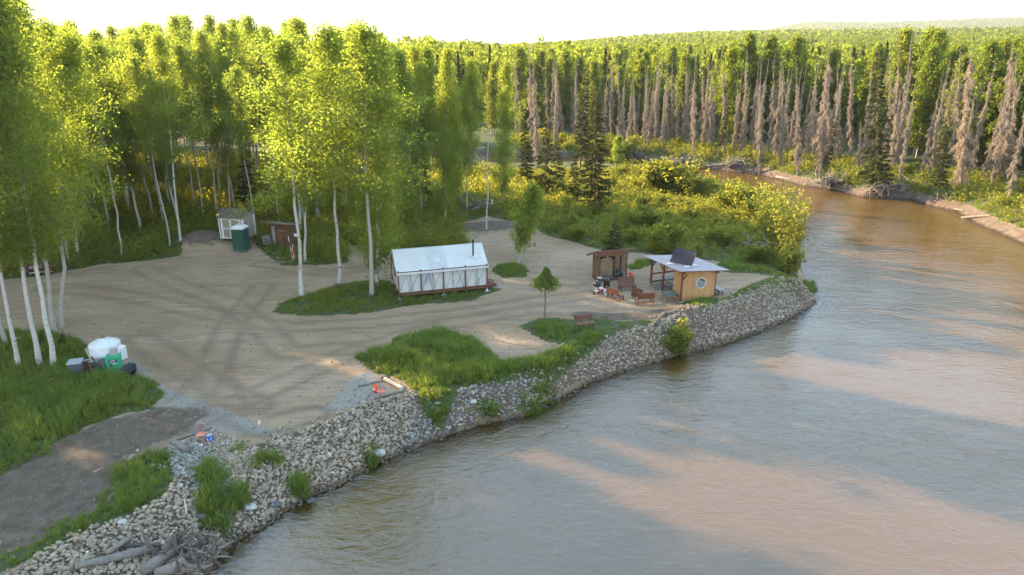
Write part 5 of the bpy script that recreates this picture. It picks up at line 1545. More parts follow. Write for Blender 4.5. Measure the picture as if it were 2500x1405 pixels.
MB().box((0, 0, .84), (2.6, .66, .04)).build('worktop', M['white_plastic'], CT)
MB().lathe([(.22, .06), (.18, -.05 + .12), (0, .075)], (.2, 0, .86), 16).build('basin', M['white_metal'], CT)
MB().lathe([(.10, 0), (.11, .28), (.04, .33), (0, .33)], (-.3, .1, .86), 14).build('jug', M['blue'], CT)
# picnic tables
def picnic(loc, rz, label, top, frame):
    t = thing('picnic_table', label, 'picnic table', loc, rz)
    for k in range(3): MB().box((0, -.25 + .25 * k, .74), (1.7, .235, .035)).build('table_board', top, t)
    for s_ in (-1, 1):
        MB().box((0, s_ * .68, .44), (1.7, .26, .035)).build('bench_board', top, t)
        x = s_ * .6
        MB().tube([(x, -.72, 0), (x, -.72, .42), (x, -.3, .42), (x, -.22, .72)], .02, 6).build('leg', frame, t)
        MB().tube([(x, .72, 0), (x, .72, .42), (x, .3, .42), (x, .22, .72)], .02, 6).build('leg', frame, t)
        MB().bar((x, -.72, .03), (x, .72, .03), .03, .03).build('foot_rail', frame, t)
    return t
picnic(KM @ Vector((1.35, 3.25, .1)), prz, 'grey topped picnic table with black steel frame at the back of the shelter', M['grey_light'], M['black'])
PT2 = picnic(KM @ Vector((1.30, 1.75, .1)), prz, 'grey picnic table under the shelter roof just behind the kitchen corner', M['grey_light'], M['black'])
BX = G(1748, 716)
bn = thing('wooden_bench', 'pale topped bench with stained legs sticking out right of the cedar wall', 'bench', BX, prz + R(90))
for k in range(2): MB().box((0, -.13 + .26 * k, .46), (1.5, .25, .04)).build('seat_board', M['grey_light'], bn)
for s_ in (-1, 1):
    for q_ in (-1, 1): MB().bar((s_ * .55, q_ * .24, 0), (s_ * .5, q_ * .10, .45), .07, .07).build('leg', M['red_post'], bn)
MB().bar((-.5, 0, .25), (.5, 0, .25), .05, .08).build('stretcher', M['red_wood'], bn)
ln_ = thing('lantern', 'small silver lantern hanging beside the left rear post of the shelter', 'lantern', KM @ Vector((.55, LV - .1, .42)))
MB().lathe([(.07, 0), (.09, .03), (.06, .06), (.06, .2), (.1, .23), (.03, .3)], (0, 0, 0), 12).build('lantern_body', M['silver'], ln_)
MB().tube([(0, 0, .3), (0, 0, .42)], .006, 5).build('hook', M['black'], ln_)
# solar panels on a white rack
SP_ = thing('solar_panel', 'pair of black solar panels tilted on a white rack on the shelter roof', 'solar panel', KM @ Vector((.85, .95, 2.50)), prz)
Mi = KM.inverted()
def on_plane(px, py, z):
    x, y = at(px, py, z); return (Mi @ Vector((x, y, z))) - Vector((.85, .95, 2.50))
Az = K.location.z
b0, b1 = on_plane(1635, 640, Az + 2.62), on_plane(1689, 650, Az + 2.62)
tdir = (b1 - b0).normalized(); bl = (b1 - b0).length
t0v = on_plane(1648, 604, Az + 3.55); t1v = on_plane(1701, 615, Az + 3.55)
up_ = ((t0v - b0) + (t1v - b1)) / 2
up_ -= tdir * up_.dot(tdir)
nrm = tdir.cross(up_).normalized()
for k in range(2):
    a_ = b0 + tdir * (bl * .5 * k + .01); b_ = b0 + tdir * (bl * .5 * (k + 1) - .01)
    pn = MB().poly([a_, b_, b_ + up_, a_ + up_], .035).build('panel', M['solar'], SP_)
    fm = MB()
    for p_, q_ in ((a_, b_), (b_, b_ + up_), (b_ + up_, a_ + up_), (a_ + up_, a_)): fm.bar(p_ + nrm * .004, q_ + nrm * .004, .022, .022, nrm)
    fm.build('panel_frame', M['black'], pn)
    gl_ = MB()
    for j in range(1, 10): gl_.bar(a_ + up_ * j / 10 + nrm * .006, b_ + up_ * j / 10 + nrm * .006, .0022, .003, nrm)
    for j in range(1, 6):
        c_ = a_ + (b_ - a_) * j / 6; gl_.bar(c_ + nrm * .0065, c_ + up_ + nrm * .0065, .0022, .003, nrm)
    g_ = gl_.build('cell_lines', M['cell_line'], pn); g_['kind'] = 'stuff'
mid = (b0 + b1) / 2 + nrm * .012
MB().bar(mid, mid + up_, .012, .006, nrm).build('centre_rail', M['silver'], SP_)
for f in (.12, .9):
    f0 = b0 + tdir * bl * f
    MB().bar(f0 - nrm * .06, f0 + up_ * 1.05 - nrm * .06, .03, .03, nrm).build('rack_upright', M['white_metal'], SP_)
    foot = f0 - nrm * .9; foot.z = f0.z - .08
    MB().bar(f0 + up_ * .8, foot, .03, .03).build('rack_strut', M['white_metal'], SP_)
    for q_ in (f0, foot): MB().box((q_.x, q_.y, q_.z - .05), (.75, .12, .05)).build('rack_foot', M['white_metal'], SP_)
    MB().bar(f0, foot, .035, .03).build('rack_rail', M['white_metal'], SP_)

# ---------------------------------------------------------------- garden benches round the fire ring
def slat_bench(loc, rz, label, ln=1.35):
    t = thing('garden_bench', label, 'bench', loc, rz)
    for k in range(4): MB().box((0, -.20 + .115 * k, .42), (ln, .105, .03)).build('seat_board', M['red_wood'], t)
    for k in range(5):
        z = .50 + k * .105
        MB().box((0, .245 + (z - .42) * .28, z), (ln, .028, .10), (R(-16), 0, 0)).build('back_board', M['red_wood'], t)
    for s_ in (-1, 1):
        x = s_ * (ln / 2 - .06)
        MB().bar((x, -.36, 0), (x, -.20, .42), .06, .09).build('leg', M['red_post'], t)
        MB().bar((x, .30, 0), (x, .14, .42), .06, .09).build('leg', M['red_post'], t)
        MB().bar((x, .16, .30), (x, .40, 1.0), .05, .08).build('back_post', M['red_post'], t)
        MB().bar((x, -.32, .38), (x, .30, .38), .05, .07).build('seat_rail', M['red_post'], t)
        MB().bar((x, -.30, .17), (x, .26, .17), .04, .05).build('side_stretcher', M['red_post'], t)
    MB().bar((-ln / 2, .22, .17), (ln / 2, .22, .17), .04, .06).build('stretcher', M['red_post'], t)
    return t
slat_bench(G(1531, 708), R(12), 'red brown slatted bench facing the fire ring, its back to the firewood shed', 1.35)
slat_bench(G(1501, 731), R(128), 'red brown slatted bench seen from behind and side, left of the fire ring', 1.3)
slat_bench(G(1573, 741), R(188), 'red brown slatted bench with its back to the river, in front of the fire ring', 1.3)
IB = thing('park_bench', 'old park bench with black iron legs in the grass above the cobble bank', 'park bench', G(1427, 803), R(20))
for k in range(4): MB().box((0, -.2 + .12 * k, .43), (1.35, .105, .035)).build('seat_slat', M['raw_wood'] if k > 4 else M['brown_wood'], IB)
for k in range(3): MB().box((0, .27 + .02 * k, .62 + k * .105), (1.35, .03, .095)).build('back_slat', M['red_wood'], IB)
for s_ in (-1, 1):
    x = s_ * .55
    for q_ in (-.2, .2): MB().tube([(x, q_ * 1.35, 0), (x, q_ * .95, .2), (x, q_, .42)], .032, 6).build('leg', M['black'], IB)
    MB().tube([(x, .2, .4), (x, .28, .6), (x, .32, .9)], .03, 6).build('back_iron', M['black'], IB)
    MB().bar((x, -.25, .405), (x, .25, .405), .05, .03).build('seat_iron', M['black'], IB)

FR = thing('fire_ring', 'rusty ribbed steel fire ring with stones around its foot', 'fire ring', G(1555, 724))
prf = []
for k in range(7): prf += [(.43, .05 + k * .065), (.45, .08 + k * .065)]
MB().lathe([(.43, 0)] + prf + [(.43, .5), (.40, .5), (.40, .1)], (0, 0, 0), 28).build('steel_ring', M['rust'], FR)
MB().lathe([(0, .14), (.39, .12)], (0, 0, 0), 20).build('ash_bed', M['dark'], FR)
for k in range(20):
    a_ = R(170 + k * 9.5)
    s_ = tr.uniform(.10, .17)
    o = link('stone', STONE_ONE[k % 6], FR, (.57 * math.cos(a_) + tr.gauss(0, .03), .57 * math.sin(a_) + tr.gauss(0, .03), .04)); o.scale = (s_, s_, s_)

PT = thing('patio_table', 'square green glass patio table on curved metal legs by the cedar wall', 'table', G(1634, 738), R(12))
MB().box((0, 0, .70), (1.0, 1.0, .02)).build('table_top', M['table_green'], PT, .02)
rim = MB()
for a_, b_ in (((-.5, -.5), (.5, -.5)), ((.5, -.5), (.5, .5)), ((.5, .5), (-.5, .5)), ((-.5, .5), (-.5, -.5))): rim.bar((a_[0], a_[1], .69), (b_[0], b_[1], .69), .035, .045)
rim.build('table_rim', M['green_plastic'], PT)
for sx in (-1, 1):
    for sy in (-1, 1):
        MB().tube([(sx * .42, sy * .42, .68), (sx * .36, sy * .36, .45), (sx * .40, sy * .40, .2), (sx * .52, sy * .52, 0)], .016, 6).build('leg', M['black'], PT)

# ---------------------------------------------------------------- grills and bits beside them
KG = thing('kettle_grill', 'black kettle charcoal grill on white tripod legs', 'grill', G(1457, 717), R(15))
MB().lathe([(0, .52), (.16, .55), (.27, .66), (.29, .76)], (0, 0, 0), 24).build('bowl', M['black'], KG)
lid = MB().lathe([(.295, .765), (.28, .86), (.20, .97), (.08, 1.02), (0, 1.03)], (0, 0, 0), 24).build('lid', M['black'], KG)
MB().lathe([(.03, 1.02), (.035, 1.07), (0, 1.08)], (0, 0, 0), 10).build('knob', M['white_metal'], lid)
for k in range(3):
    a_ = R(90 + 120 * k + 30)
    MB().tube([(.18 * math.cos(a_), .18 * math.sin(a_), .60), (.36 * math.cos(a_), .36 * math.sin(a_), .02)], .016, 6).build('leg', M['white_metal'], KG)
MB().lathe([(.17, .22), (.17, .235), (0, .235)], (0, 0, 0), 18).build('ash_tray', M['white_metal'], KG)
for s_ in (-1, 1): MB().tube([(-.33, s_ * .02 - .17, .07), (-.33, s_ * .02 - .14, .07)], .07, 14).build('wheel', M['black'], KG)
GG = thing('gas_grill', 'black gas grill with side shelf in front of the stacked firewood', 'grill', G(1479, 706), R(-12))
MB().box((.05, 0, .42), (.48, .42, .74)).build('cabinet', M['black'], GG, .02)
MB().box((.05, 0, .86), (.62, .5, .16)).build('firebox', M['black'], GG, .02)
MB().tube([(-.25, .0, .95), (.35, .0, .95)], [.25, .25], 16).build('hood', M['black'], GG)
MB().box((.05, -.28, .86), (.56, .03, .12)).build('control_panel', M['black_plastic'], GG)
for k in range(3): MB().tube([(-.12 + .17 * k, -.29, .86), (-.12 + .17 * k, -.34, .86)], .03, 10).build('control_knob', M['silver'], GG)
MB().bar((-.2, -.30, 1.0), (.3, -.30, 1.0), .02, .03).build('hood_handle', M['silver'], GG)
MB().box((-.50, 0, .90), (.42, .42, .035)).build('side_shelf', M['grey_light'], GG)
MB().box((.56, 0, .90), (.36, .42, .035)).build('side_shelf', M['black_plastic'], GG)
for s_ in (-1, 1): MB().box((-.14 if s_ < 0 else .24, 0, .04), (.06, .5, .08)).build('foot', M['black'], GG)
JG = thing('red_cooler', 'red drink cooler with white lid standing behind the kettle grill', 'cooler', G(1468, 713), R(8))
MB().lathe([(0, 0), (.17, 0), (.18, .26)], (0, 0, 0), 18).build('cooler_body', M['red'], JG)
MB().lathe([(.19, .26), (.19, .32), (.1, .37), (0, .38)], (0, 0, 0), 18).build('cooler_lid', M['white_plastic'], JG)
JB = thing('red_box', 'low red plastic box beside the red drink cooler', 'box', G(1461, 714), R(14))
MB().box((0, 0, .09), (.36, .24, .18)).build('box_body', M['red'], JB, .015)
MB().box((0, 0, .19), (.38, .26, .03)).build('box_lid', M['red'], JB, .008)
PB = thing('propane_bottle', 'small white propane bottle standing between grill and bench', 'gas bottle', G(1477, 720))
MB().lathe([(0, .0), (.12, .0), (.15, .06), (.155, .25), (.12, .34), (.04, .37), (0, .37)], (0, 0, 0), 20).build('bottle', M['grey_light'], PB)
MB().lathe([(.09, .36), (.10, .46), (.085, .46), (.085, .37)], (0, 0, 0), 16).build('collar', M['white_metal'], PB)
CB = thing('concrete_block', 'grey hollow block on the ground just right of the propane bottle', 'block', G(1481, 723), R(30))
MB().box((0, 0, .07), (.28, .16, .14)).build('block_body', M['concrete'], CB, .01)

def bucket(px, py, label, mat, rz=0.0, r0=.13, h=.36, up=True, lidm=None, s=1.0):
    t = thing('bucket', label, 'bucket', G(px, py), rz)
    a_, b_ = (r0 * .86, r0) if up else (r0, r0 * .86)
    MB().lathe([(0, 0), (a_ * s, 0), ((a_ + b_) / 2 * s, h / 2 * s), (b_ * s, h * s), (b_ * s * .94, h * s)] + ([(b_ * .9 * s, .03)] if up and lidm is None else [(0, h * s + .005)]), (0, 0, 0), 22).build('bucket_body', mat, t)
    z = h * s * (.86 if up else .14)
    MB().lathe([((b_ if up else a_) * s * 1.0, z), ((b_ if up else a_) * s * 1.07, z), ((b_ if up else a_) * s * 1.07, z + .02)], (0, 0, 0), 22).build('bucket_rim', mat, t)
    if lidm: MB().lathe([(b_ * s * 1.06, h * s), (b_ * s * 1.06, h * s + .03), (0, h * s + .03)], (0, 0, 0), 22).build('bucket_lid', lidm, t)
    return t
bucket(1538, 680, 'bright orange bucket standing behind the fire ring bench by the shed', M['orange'], 0, .19, .42, True, None, 1.0)
bucket(1533, 681, 'small red can beside the bright orange bucket at the shed', M['red'], 0, .09, .26, True, M['white_plastic'])
bk = bucket(918, 957, 'orange bucket turned upside down inside the log square', M['orange'], 0, .165, .38, False)
MB().box((-.06, -.150, .22), (.11, .012, .13), (R(4), 0, R(-20))).build('paper_label', M['flag_white'], bk)
bb = bucket(513, 1079, 'bright blue bucket with white logo inside the lower log square', M['blue'], 0, .155, .38, True, M['grey_light'])
# white print on the blue bucket
def on_cyl(t, parts, r, mat, name):
    mb = MB()
    for (a0, a1, z0_, z1_) in parts:
        n = 6
        V = []
        for i in range(n + 1):
            a = R(a0 + (a1 - a0) * i / n)
            V += [(r * math.cos(a), r * math.sin(a), z0_), (r * math.cos(a), r * math.sin(a), z1_)]
        mb.add(V, [(2 * i, 2 * i + 2, 2 * i + 3, 2 * i + 1) for i in range(n)])
    mb.build(name, mat, t)
on_cyl(bb, [(-112, -88, .10, .28)], .152, M['flag_white'], 'white_label')
on_cyl(bb, [(-50, -38, .12, .27), (-50, -20, .24, .27), (-50, -20, .12, .15)], .152, M['flag_white'], 'white_letter')

# ---------------------------------------------------------------- log squares by the water
def log_piece(a, b, r, label, mat=None, bend=.04, r2=None, px=True, group=None, n=9, name='log', cat='log', z=0.0):
    A_ = G(*a) if px else Vector(a); B_ = G(*b) if px else Vector(b)
    r2 = r2 or r * .75
    mid = (A_ + B_) / 2
    o = thing(name, label, cat, (mid.x, mid.y, min(A_.z, B_.z)), 0, group)
    pts = []; rad = []
    rs_ = random.Random(int(a[0] * 13 + a[1]))
    for k in range(n):
        t = k / (n - 1)
        p = A_.lerp(B_, t) - o.location
        p.z += (r * (1 - t) + r2 * t) * .8 + z
        p.x += rs_.gauss(0, bend * .5) ; p.y += rs_.gauss(0, bend * .5)
        pts.append(p); rad.append((r * (1 - t) + r2 * t) * rs_.uniform(.88, 1.12))
    MB().tube(pts, rad, 10).build('log_wood', mat or M['grey_wood'], o)
    return o
cream = wood_mat('peeled_log', (.50, .42, .30), .8, .3, 'x', 5)
log_piece((875, 945), (938, 930), .07, 'thin grey log along the back of the log square with the orange bucket')
log_piece((940, 929), (983, 953), .12, 'thick peeled cream log on the right of the log square with the orange bucket', cream, .01, .11)
log_piece((985, 957), (915, 976), .08, 'grey log with reddish end along the front of the log square with the orange bucket')
lp = link('log_stump', stone_mesh(900, 2, M['dark_wood']), None, G(941, 926) + Vector((0, 0, .08))); lp.scale = (.5, .35, .3)
tag(lp, 'knotty root stub at the back corner of the log square with the orange bucket', 'stump')
log_piece((420, 1080), (519, 1048), .06, 'long thin log along the back of the log square with the blue bucket', None, .03, .07)
log_piece((422, 1084), (460, 1107), .15, 'thick log on the left of the log square with the blue bucket', M['grey_wood'], .02, .17)
log_piece((466, 1109), (549, 1086), .075, 'grey log along the front of the log square with the blue bucket', None, .03, .05)

def wire_chair(px, py, rz, label, back=True):
    t = thing('wire_chair', label, 'chair', G(px, py), rz)
    MB().lathe([(0, .45), (.22, .45), (.235, .44), (.22, .42)], (0, 0, 0), 24).build('seat', M['salmon'], t)
    for k in range(4):
        a_ = R(45 + 90 * k)
        MB().tube([(.18 * math.cos(a_), .18 * math.sin(a_), .43), (.20 * math.cos(a_), .20 * math.sin(a_), .2), (.27 * math.cos(a_), .27 * math.sin(a_), 0)], .012, 6).build('leg', M['salmon'], t)
    if back:
        MB().tube([(-.20, .08, .44), (-.20, .14, .80), (-.12, .17, .93), (.12, .17, .93), (.20, .14, .80), (.20, .08, .44)], .011, 6).build('back_hoop', M['salmon'], t)
        for k in range(5): MB().tube([(-.14 + .07 * k, .16, .46), (-.14 + .07 * k, .17, .92)], .006, 5).build('back_wire', M['rust'], t)
    return t
wire_chair(494, 1080, R(-15), 'pink wire bistro chair beside the blue bucket')
wire_chair(931, 972, R(-10), 'coral red wire bistro chair in front of the upturned orange bucket')

# ---------------------------------------------------------------- clipped tree
b = G(1330, 776)
CT_ = thing('clipped_tree', 'small clipped tree with grey stem and flat rounded crown by the bench grass', 'tree', b)
x_, zt = height_at(1330, 655, b.y)
hh = zt - b.z
V1, F1 = tube_np([(np.array([(0, 0, -.1), (.02, 0, hh * .3), (-.01, 0, hh * .62), (0, 0, hh * .9)]), np.array([.075, .062, .055, .02]))], 9)
rk = np.random.default_rng(8)
V2, F2 = tube_np([(np.array([(0, 0, hh * .62), (math.cos(a) * .35, math.sin(a) * .35, hh * .66 + .1 * k % 3), (math.cos(a) * .8, math.sin(a) * .8, hh * .68)]), np.array([.03, .02, .008])) for k, a in enumerate(np.linspace(0, 6, 12))], 3)
link('trunk', np_mesh('trunk', np.concatenate([V1, V2]), np.concatenate([F1, F2 + len(V1)]), M['dead_bark'], None, True), CT_)
n = 7000
u = rk.uniform(0, 1, n) ** .8; az = rk.uniform(0, 6.28, n)
rad = 1.05 * (1 - u) ** .7 * (1 + .25 * np.sin(az * 3 + 1) + .2 * np.sin(az * 7 + u * 14)) * np.sqrt(rk.uniform(.05, 1, n)) * np.where(u > .45, .75, 1.05)
C = np.stack([np.cos(az) * rad, np.sin(az) * rad, hh * (.60 + .40 * u) + .10 * np.sin(az * 2)], 1)
V, F = leaf_quads(C, .075, rk, tri=True, elong=1.7)
link('crown', np_mesh('crown', V, F, M['birch_leaf'], {'tint': np.repeat(np.clip(.6 * u + .4 * rk.uniform(0, 1, n), 0, 1), 3)}), CT_)

# ---------------------------------------------------------------- tan shed, green toilet, brown outhouse
A = G(540, 583)
SD = thing('garden_shed', 'tan garden shed with white trim, double doors and brown ribbed roof', 'shed', A, R(-10))
sw, sd_, sh1, sh2 = 2.45, 1.9, 2.1, 2.75
fwall = MB().poly([(0, 0, 0), (sw, 0, 0), (sw, 0, sh1), (0, 0, sh1)], -.04).build('front_wall', M['tan_siding'], SD)
for x in (0, sw):
    MB().add([(x, 0.045, 0), (x, sd_, 0), (x, sd_, sh1), (x, sd_ * .45, sh2 - .1), (x, 0.045, sh1)], [(0, 1, 2, 3, 4)]).build('side_wall', M['tan_siding'], SD)
    for y in (.03, sd_): MB().box((x + (.03 if x else -.03), y, sh1 / 2), (.03, .12, sh1)).build('corner_trim', M['white_paint'], SD)
MB().poly([(0, sd_, 0), (0, sd_, sh1), (sw, sd_, sh1), (sw, sd_, 0)], -.04).build('rear_wall', M['tan_siding'], SD)
for x in (0.03, .26, sw - .26, sw - .03): MB().box((x, -.055, sh1 / 2), (.09, .025, sh1)).build('front_trim', M['white_paint'], SD)
for dx in (.32, 1.21):
    dr_ = MB().box((dx + .42, -.06, 1.0), (.84, .03, 1.9)).build('door', M['tan_siding'], SD)
    fm = MB()
    for z in (.10, 1.0, 1.90): fm.box((dx + .42, -.085, z), (.80, .02, .09))
    for x in (dx + .045, dx + .795): fm.box((x, -.084, 1.0), (.09, .022, 1.88))
    fm.build('door_trim', M['white_paint'], dr_)
    MB().box((dx + (.74 if dx < 1 else .1), -.11, 1.02), (.03, .03, .12)).build('handle', M['black'], dr_)
MB().box((sw / 2, -.03, .06), (sw + .04, .03, .12)).build('sill_board', M['white_paint'], SD)
for sgn, (y0, y1, za, zb) in enumerate([(-.18, sd_ * .45, sh1 - .06, sh2), (sd_ + .15, sd_ * .45, sh1 - .06, sh2)]):
    P4 = [(-.15, y0, za), (sw + .15, y0, za), (sw + .15, y1, zb), (-.15, y1, zb)]
    if sgn: P4 = P4[::-1]
    r_ = MB().poly(P4, .03).build('roof', M['roof_brown'], SD)
    for k in range(13):
        x = -.12 + k * (sw + .24) / 12
        MB().bar((x, y0, za + .03), (x, y1, zb + .03), .035, .03).build('roof_rib', M['roof_brown'], r_)

A = G(571, 613)
PP_ = thing('portable_toilet', 'dark green portable toilet with white domed roof before the tan shed', 'toilet', A, R(-6))
pw = 1.12
body = MB().box((pw / 2, pw / 2, 1.05), (pw, pw, 1.95)).build('cabin', M['green_plastic'], PP_, .03)
for k in range(5): MB().box((pw / 2, -.015, 1.28 + .13 * k), (pw * .72, .03, .035)).build('louvre', M['green_plastic'], PP_)
MB().box((pw / 2, -.012, .62), (pw * .74, .024, .95)).build('door_panel', M['green_plastic'], PP_, .01)
for x in (0.02, pw - .02):
    MB().box((x, 0, 1.02), (.07, .07, 2.0)).build('corner_post', M['green_plastic'], PP_, .01)
MB().box((-.02, .03, .95), (.03, .05, 1.9)).build('white_edge', M['grey_light'], PP_)
MB().box((pw / 2, pw / 2, .05), (pw + .1, pw + .1, .12)).build('base_skid', M['grey_plastic'], PP_)
dm = MB(); e = .04
dm.add([(-e, -e, 2.02), (pw + e, -e, 2.02), (pw + e, pw + e, 2.02), (-e, pw + e, 2.02), (-e, -e, 2.16), (pw + e, -e, 2.16), (pw + e, pw + e, 2.16), (-e, pw + e, 2.16), (.15, .15, 2.33), (pw - .15, .15, 2.33), (pw - .15, pw - .15, 2.33), (.15, pw - .15, 2.33)],
       [(0, 3, 2, 1), (0, 1, 5, 4), (1, 2, 6, 5), (2, 3, 7, 6), (3, 0, 4, 7), (4, 5, 9, 8), (5, 6, 10, 9), (6, 7, 11, 10), (7, 4, 8, 11), (8, 9, 10, 11)])
dm.build('roof_dome', M['white_plastic'], PP_, .03)
MB().lathe([(.05, 0), (.05, .35)], (pw - .15, pw - .12, 2.2), 10).build('vent_pipe', M['grey_plastic'], PP_)

A = G(664, 604)
OH = thing('outhouse', 'brown plywood outhouse with open pale door and lean-to roof', 'outhouse', A, R(-14))
ow, od, h1, h2 = 2.1, 1.7, 2.35, 2.0
MB().box((.60 + (ow - .60) / 2, 0, 1.15), (ow - .60, .05, 2.2)).build('front_wall', M['brown_post'], OH)
for k in range(7): MB().box((.66 + k * .21, -.035, 1.15), (.02, .02, 2.18)).build('siding_groove', M['brown_wood'], OH)
MB().box((.06, 0, 1.1), (.12, .06, 2.2)).build('door_jamb', M['red_post'], OH)
MB().box((.58, -.01, 1.1), (.08, .07, 2.2)).build('door_jamb', M['red_post'], OH)
MB().box((ow / 2, 0, 2.25), (ow, .055, .14)).build('door_head', M['red_wood'], OH)
for x in (0, ow): MB().add([(x, 0, 0), (x, od, 0), (x, od, h2), (x, 0, h1)], [(0, 1, 2, 3)]).build('side_wall', M['brown_post'], OH)
MB().poly([(0, od, 0), (0, od, h2), (ow, od, h2), (ow, od, 0)], .03).build('rear_wall', M['brown_post'], OH)
MB().box((.30, .12, 1.1), (.40, .04, 2.0), (0, 0, R(8))).build('door', M['grey_light'], OH)
MB().poly([(-.55, -.55, h1 + .22), (ow + .25, -.45, h1 + .12), (ow + .25, od + .35, h2 - .12), (-.55, od + .3, h2 + .05)], .05).build('roof', M['roof_shingle'], OH)
MB().bar((-.55, -.56, h1 + .19), (ow + .25, -.46, h1 + .09), .04, .12).build('fascia', M['brown_wood'], OH)
MB().box((.25, -.45, .06), (1.0, .8, .10)).build('doorstep', M['brown_wood'], OH)
MB().bar((.95, -.06, 1.72), (1.6, -.06, 1.70), .03, .06).build('wall_rail', M['raw_wood'], OH)
CV = thing('carved_figure', 'dark carved post standing against the outhouse wall', 'carving', G(690, 615), R(-14))
MB().lathe([(.0, 0), (.14, 0), (.11, .3), (.15, .55), (.10, .8), (.13, 1.0), (.07, 1.2), (.12, 1.35), (.10, 1.5), (0, 1.58)], (0, 0, 0), 12).build('carving_body', M['dark_wood'], CV)
WB = thing('grey_chest', 'pale grey plastic chest half hidden left of the outhouse', 'chest', G(656, 598), R(-14))
MB().box((0, 0, .4), (.9, .6, .75)).build('chest_body', M['grey_light'], WB, .03)
MB().box((0, 0, .80), (.95, .65, .07)).build('chest_lid', M['grey_light'], WB, .02)
MB().lathe([(.05, 0), (.05, .02), (0, .02)], (0.05, -.32, .55), 10).build('latch', M['black'], WB)
for k, (px, py) in enumerate([(664, 615), (672, 622), (678, 631), (684, 640), (691, 642), (700, 642), (708, 640)]):
    boulder(px, py, .22 + .06 * (k % 3), 'rounded stone in the curved border before the outhouse'); o = [x for x in COL.objects if x.name.startswith('boulder')][-1]
    o['group'] = 'border stones before the outhouse'; 
# flag
FP = G(716, 642)
FG_ = thing('flag', 'red and white striped flag with blue corner drooping beside the birch with the sign', 'flag', FP, R(-10))
MB().tube([(0, 0, 0), (-.12, 0, 1.35), (-.22, 0, 2.45)], .022, 7).build('flag_pole', M['white_metal'], FG_)
for k in range(7):
    x0 = -.16 + k * .045
    V = []; n = 10
    for i in range(n + 1):
        z = 1.95 - 1.45 * i / n - k * .03
        y = -.05 * math.sin(i * 1.1 + k * .8) - .03
        xx_ = x0 + .10 * i / n + .02 * math.sin(i * .9)
        V += [(xx_, y, z), (xx_ + .047, y + .03 * (-1) ** k, z - .03)]
    for seg, (i0, i1) in enumerate(((0, 4), (4, n))):
        mat = M['flag_blue'] if (seg == 0 and k < 4) else (M['flag_red'] if k % 2 == 0 else M['flag_white'])
        sub = V[2 * i0: 2 * i1 + 2]
        MB().add(sub, [(2 * i, 2 * i + 1, 2 * i + 3, 2 * i + 2) for i in range(i1 - i0)]).build('flag_stripe' if seg or k >= 4 else 'flag_corner', mat, FG_)
# sign and boxes on trunks
def on_trunk(px, py, Y, size, mat, name, label, cat, lines=0):
    x, z = height_at(px, py, Y)
    t = thing(name, label, cat, (x, Y - .2, z))
    MB().box((0, 0, 0), size).build('board', mat, t, .004)
    if name == 'nest_box':
        MB().box((0, -.02, size[2] / 2 + .015), (size[0] * 1.3, size[1] * 1.4, .025)).build('box_roof', mat, t)
        MB().lathe([(.03, 0), (.03, .005), (0, .005)], (0, 0, 0), 10).build('entrance', M['black'], t).rotation_euler = (R(90), 0, 0)
        t.children[-1].location = (0, -size[1] / 2 - .001, .03)
    for k in range(lines): MB().box((0, -size[1] / 2 - .004, size[2] * (.28 - .26 * k)), (size[0] * (.72 - .1 * (k % 2)), .004, size[2] * .09)).build('sign_line', M['grey_plastic'], t)
    return t
by = G(736, 720).y
on_trunk(724, 573, by, (.26, .03, .22), M['white_paint'], 'notice_board', 'white notice nailed to the birch beside the outhouse', 'sign', 3)
on_trunk(734, 653, by, (.17, .15, .30), M['raw_wood'], 'nest_box', 'pale wooden nest box low on the birch with the white notice', 'nest box')
on_trunk(1201, 493, G(1187, 560).y, (.20, .18, .42), M['raw_wood'], 'nest_box', 'wooden nest box on the bare dead birch', 'nest box')
SH_ = thing('wooden_shelf', 'small brown board shelf fixed at the foot of the middle yard birch', 'shelf', G(828, 708))
MB().box((0, -.1, .50), (.62, .35, .05)).build('shelf_board', M['brown_wood'], SH_)
MB().box((0, .02, .24), (.12, .12, .48)).build('shelf_post', M['dark_wood'], SH_)

# ---------------------------------------------------------------- tank and clutter on the left
A = G(250, 895); base = A.copy()
WT = thing('water_tank', 'large round white plastic water tank with domed top', 'tank', G(250, 893) + Vector((0, .6, 0)))
MB().lathe([(0, .0), (.80, 0), (.86, .05), (.86, .55), (.88, .57), (.88, .63), (.86, .65), (.86, 1.15), (.84, 1.22), (.5, 1.40), (.24, 1.47), (0, 1.48)], (0, 0, 0), 40).build('tank_body', M['white_plastic'], WT)
MB().lathe([(.20, 1.46), (.20, 1.53), (0, 1.55)], (0, -.05, 0), 20).build('tank_lid', M['white_plastic'], WT)
MB().box((.03, -.08, 1.585), (.26, .05, .05), (0, 0, R(25))).build('lid_handle', M['grey_plastic'], WT)
TC = thing('tote_tank', 'square white plastic tote with rounded edge behind the green box', 'tank', G(288, 884) + Vector((0, .35, 0)), R(-20))
MB().box((0, 0, .45), (.6, .6, .9)).build('tote_body', M['white_plastic'], TC, .08)
GBX = thing('utility_box', 'bright green upright utility box with black warning labels', 'utility box', G(284, 910), R(12))
GBX.scale = (1.3, 1.2, 1.25)
bx_ = MB().box((0, 0, .42), (.55, .45, .84)).build('box_body', M['green_box'], GBX, .02)
MB().box((0, 0, .865), (.60, .50, .05)).build('box_lid', M['green_box'], GBX, .01)
MB().box((.03, -.232, .66), (.36, .008, .16)).build('label_plate', M['black'], GBX)
for k, wd_ in enumerate((.20, .28)): MB().box((.03, -.239, .70 - .07 * k), (wd_, .006, .022)).build('label_text', M['flag_white'], GBX)
MB().box((.08, -.232, .545), (.20, .007, .03)).build('label_strip', M['flag_white'], GBX)
MB().box((-.08, -.232, .46), (.10, .008, .09)).build('label_plate', M['black'], GBX)
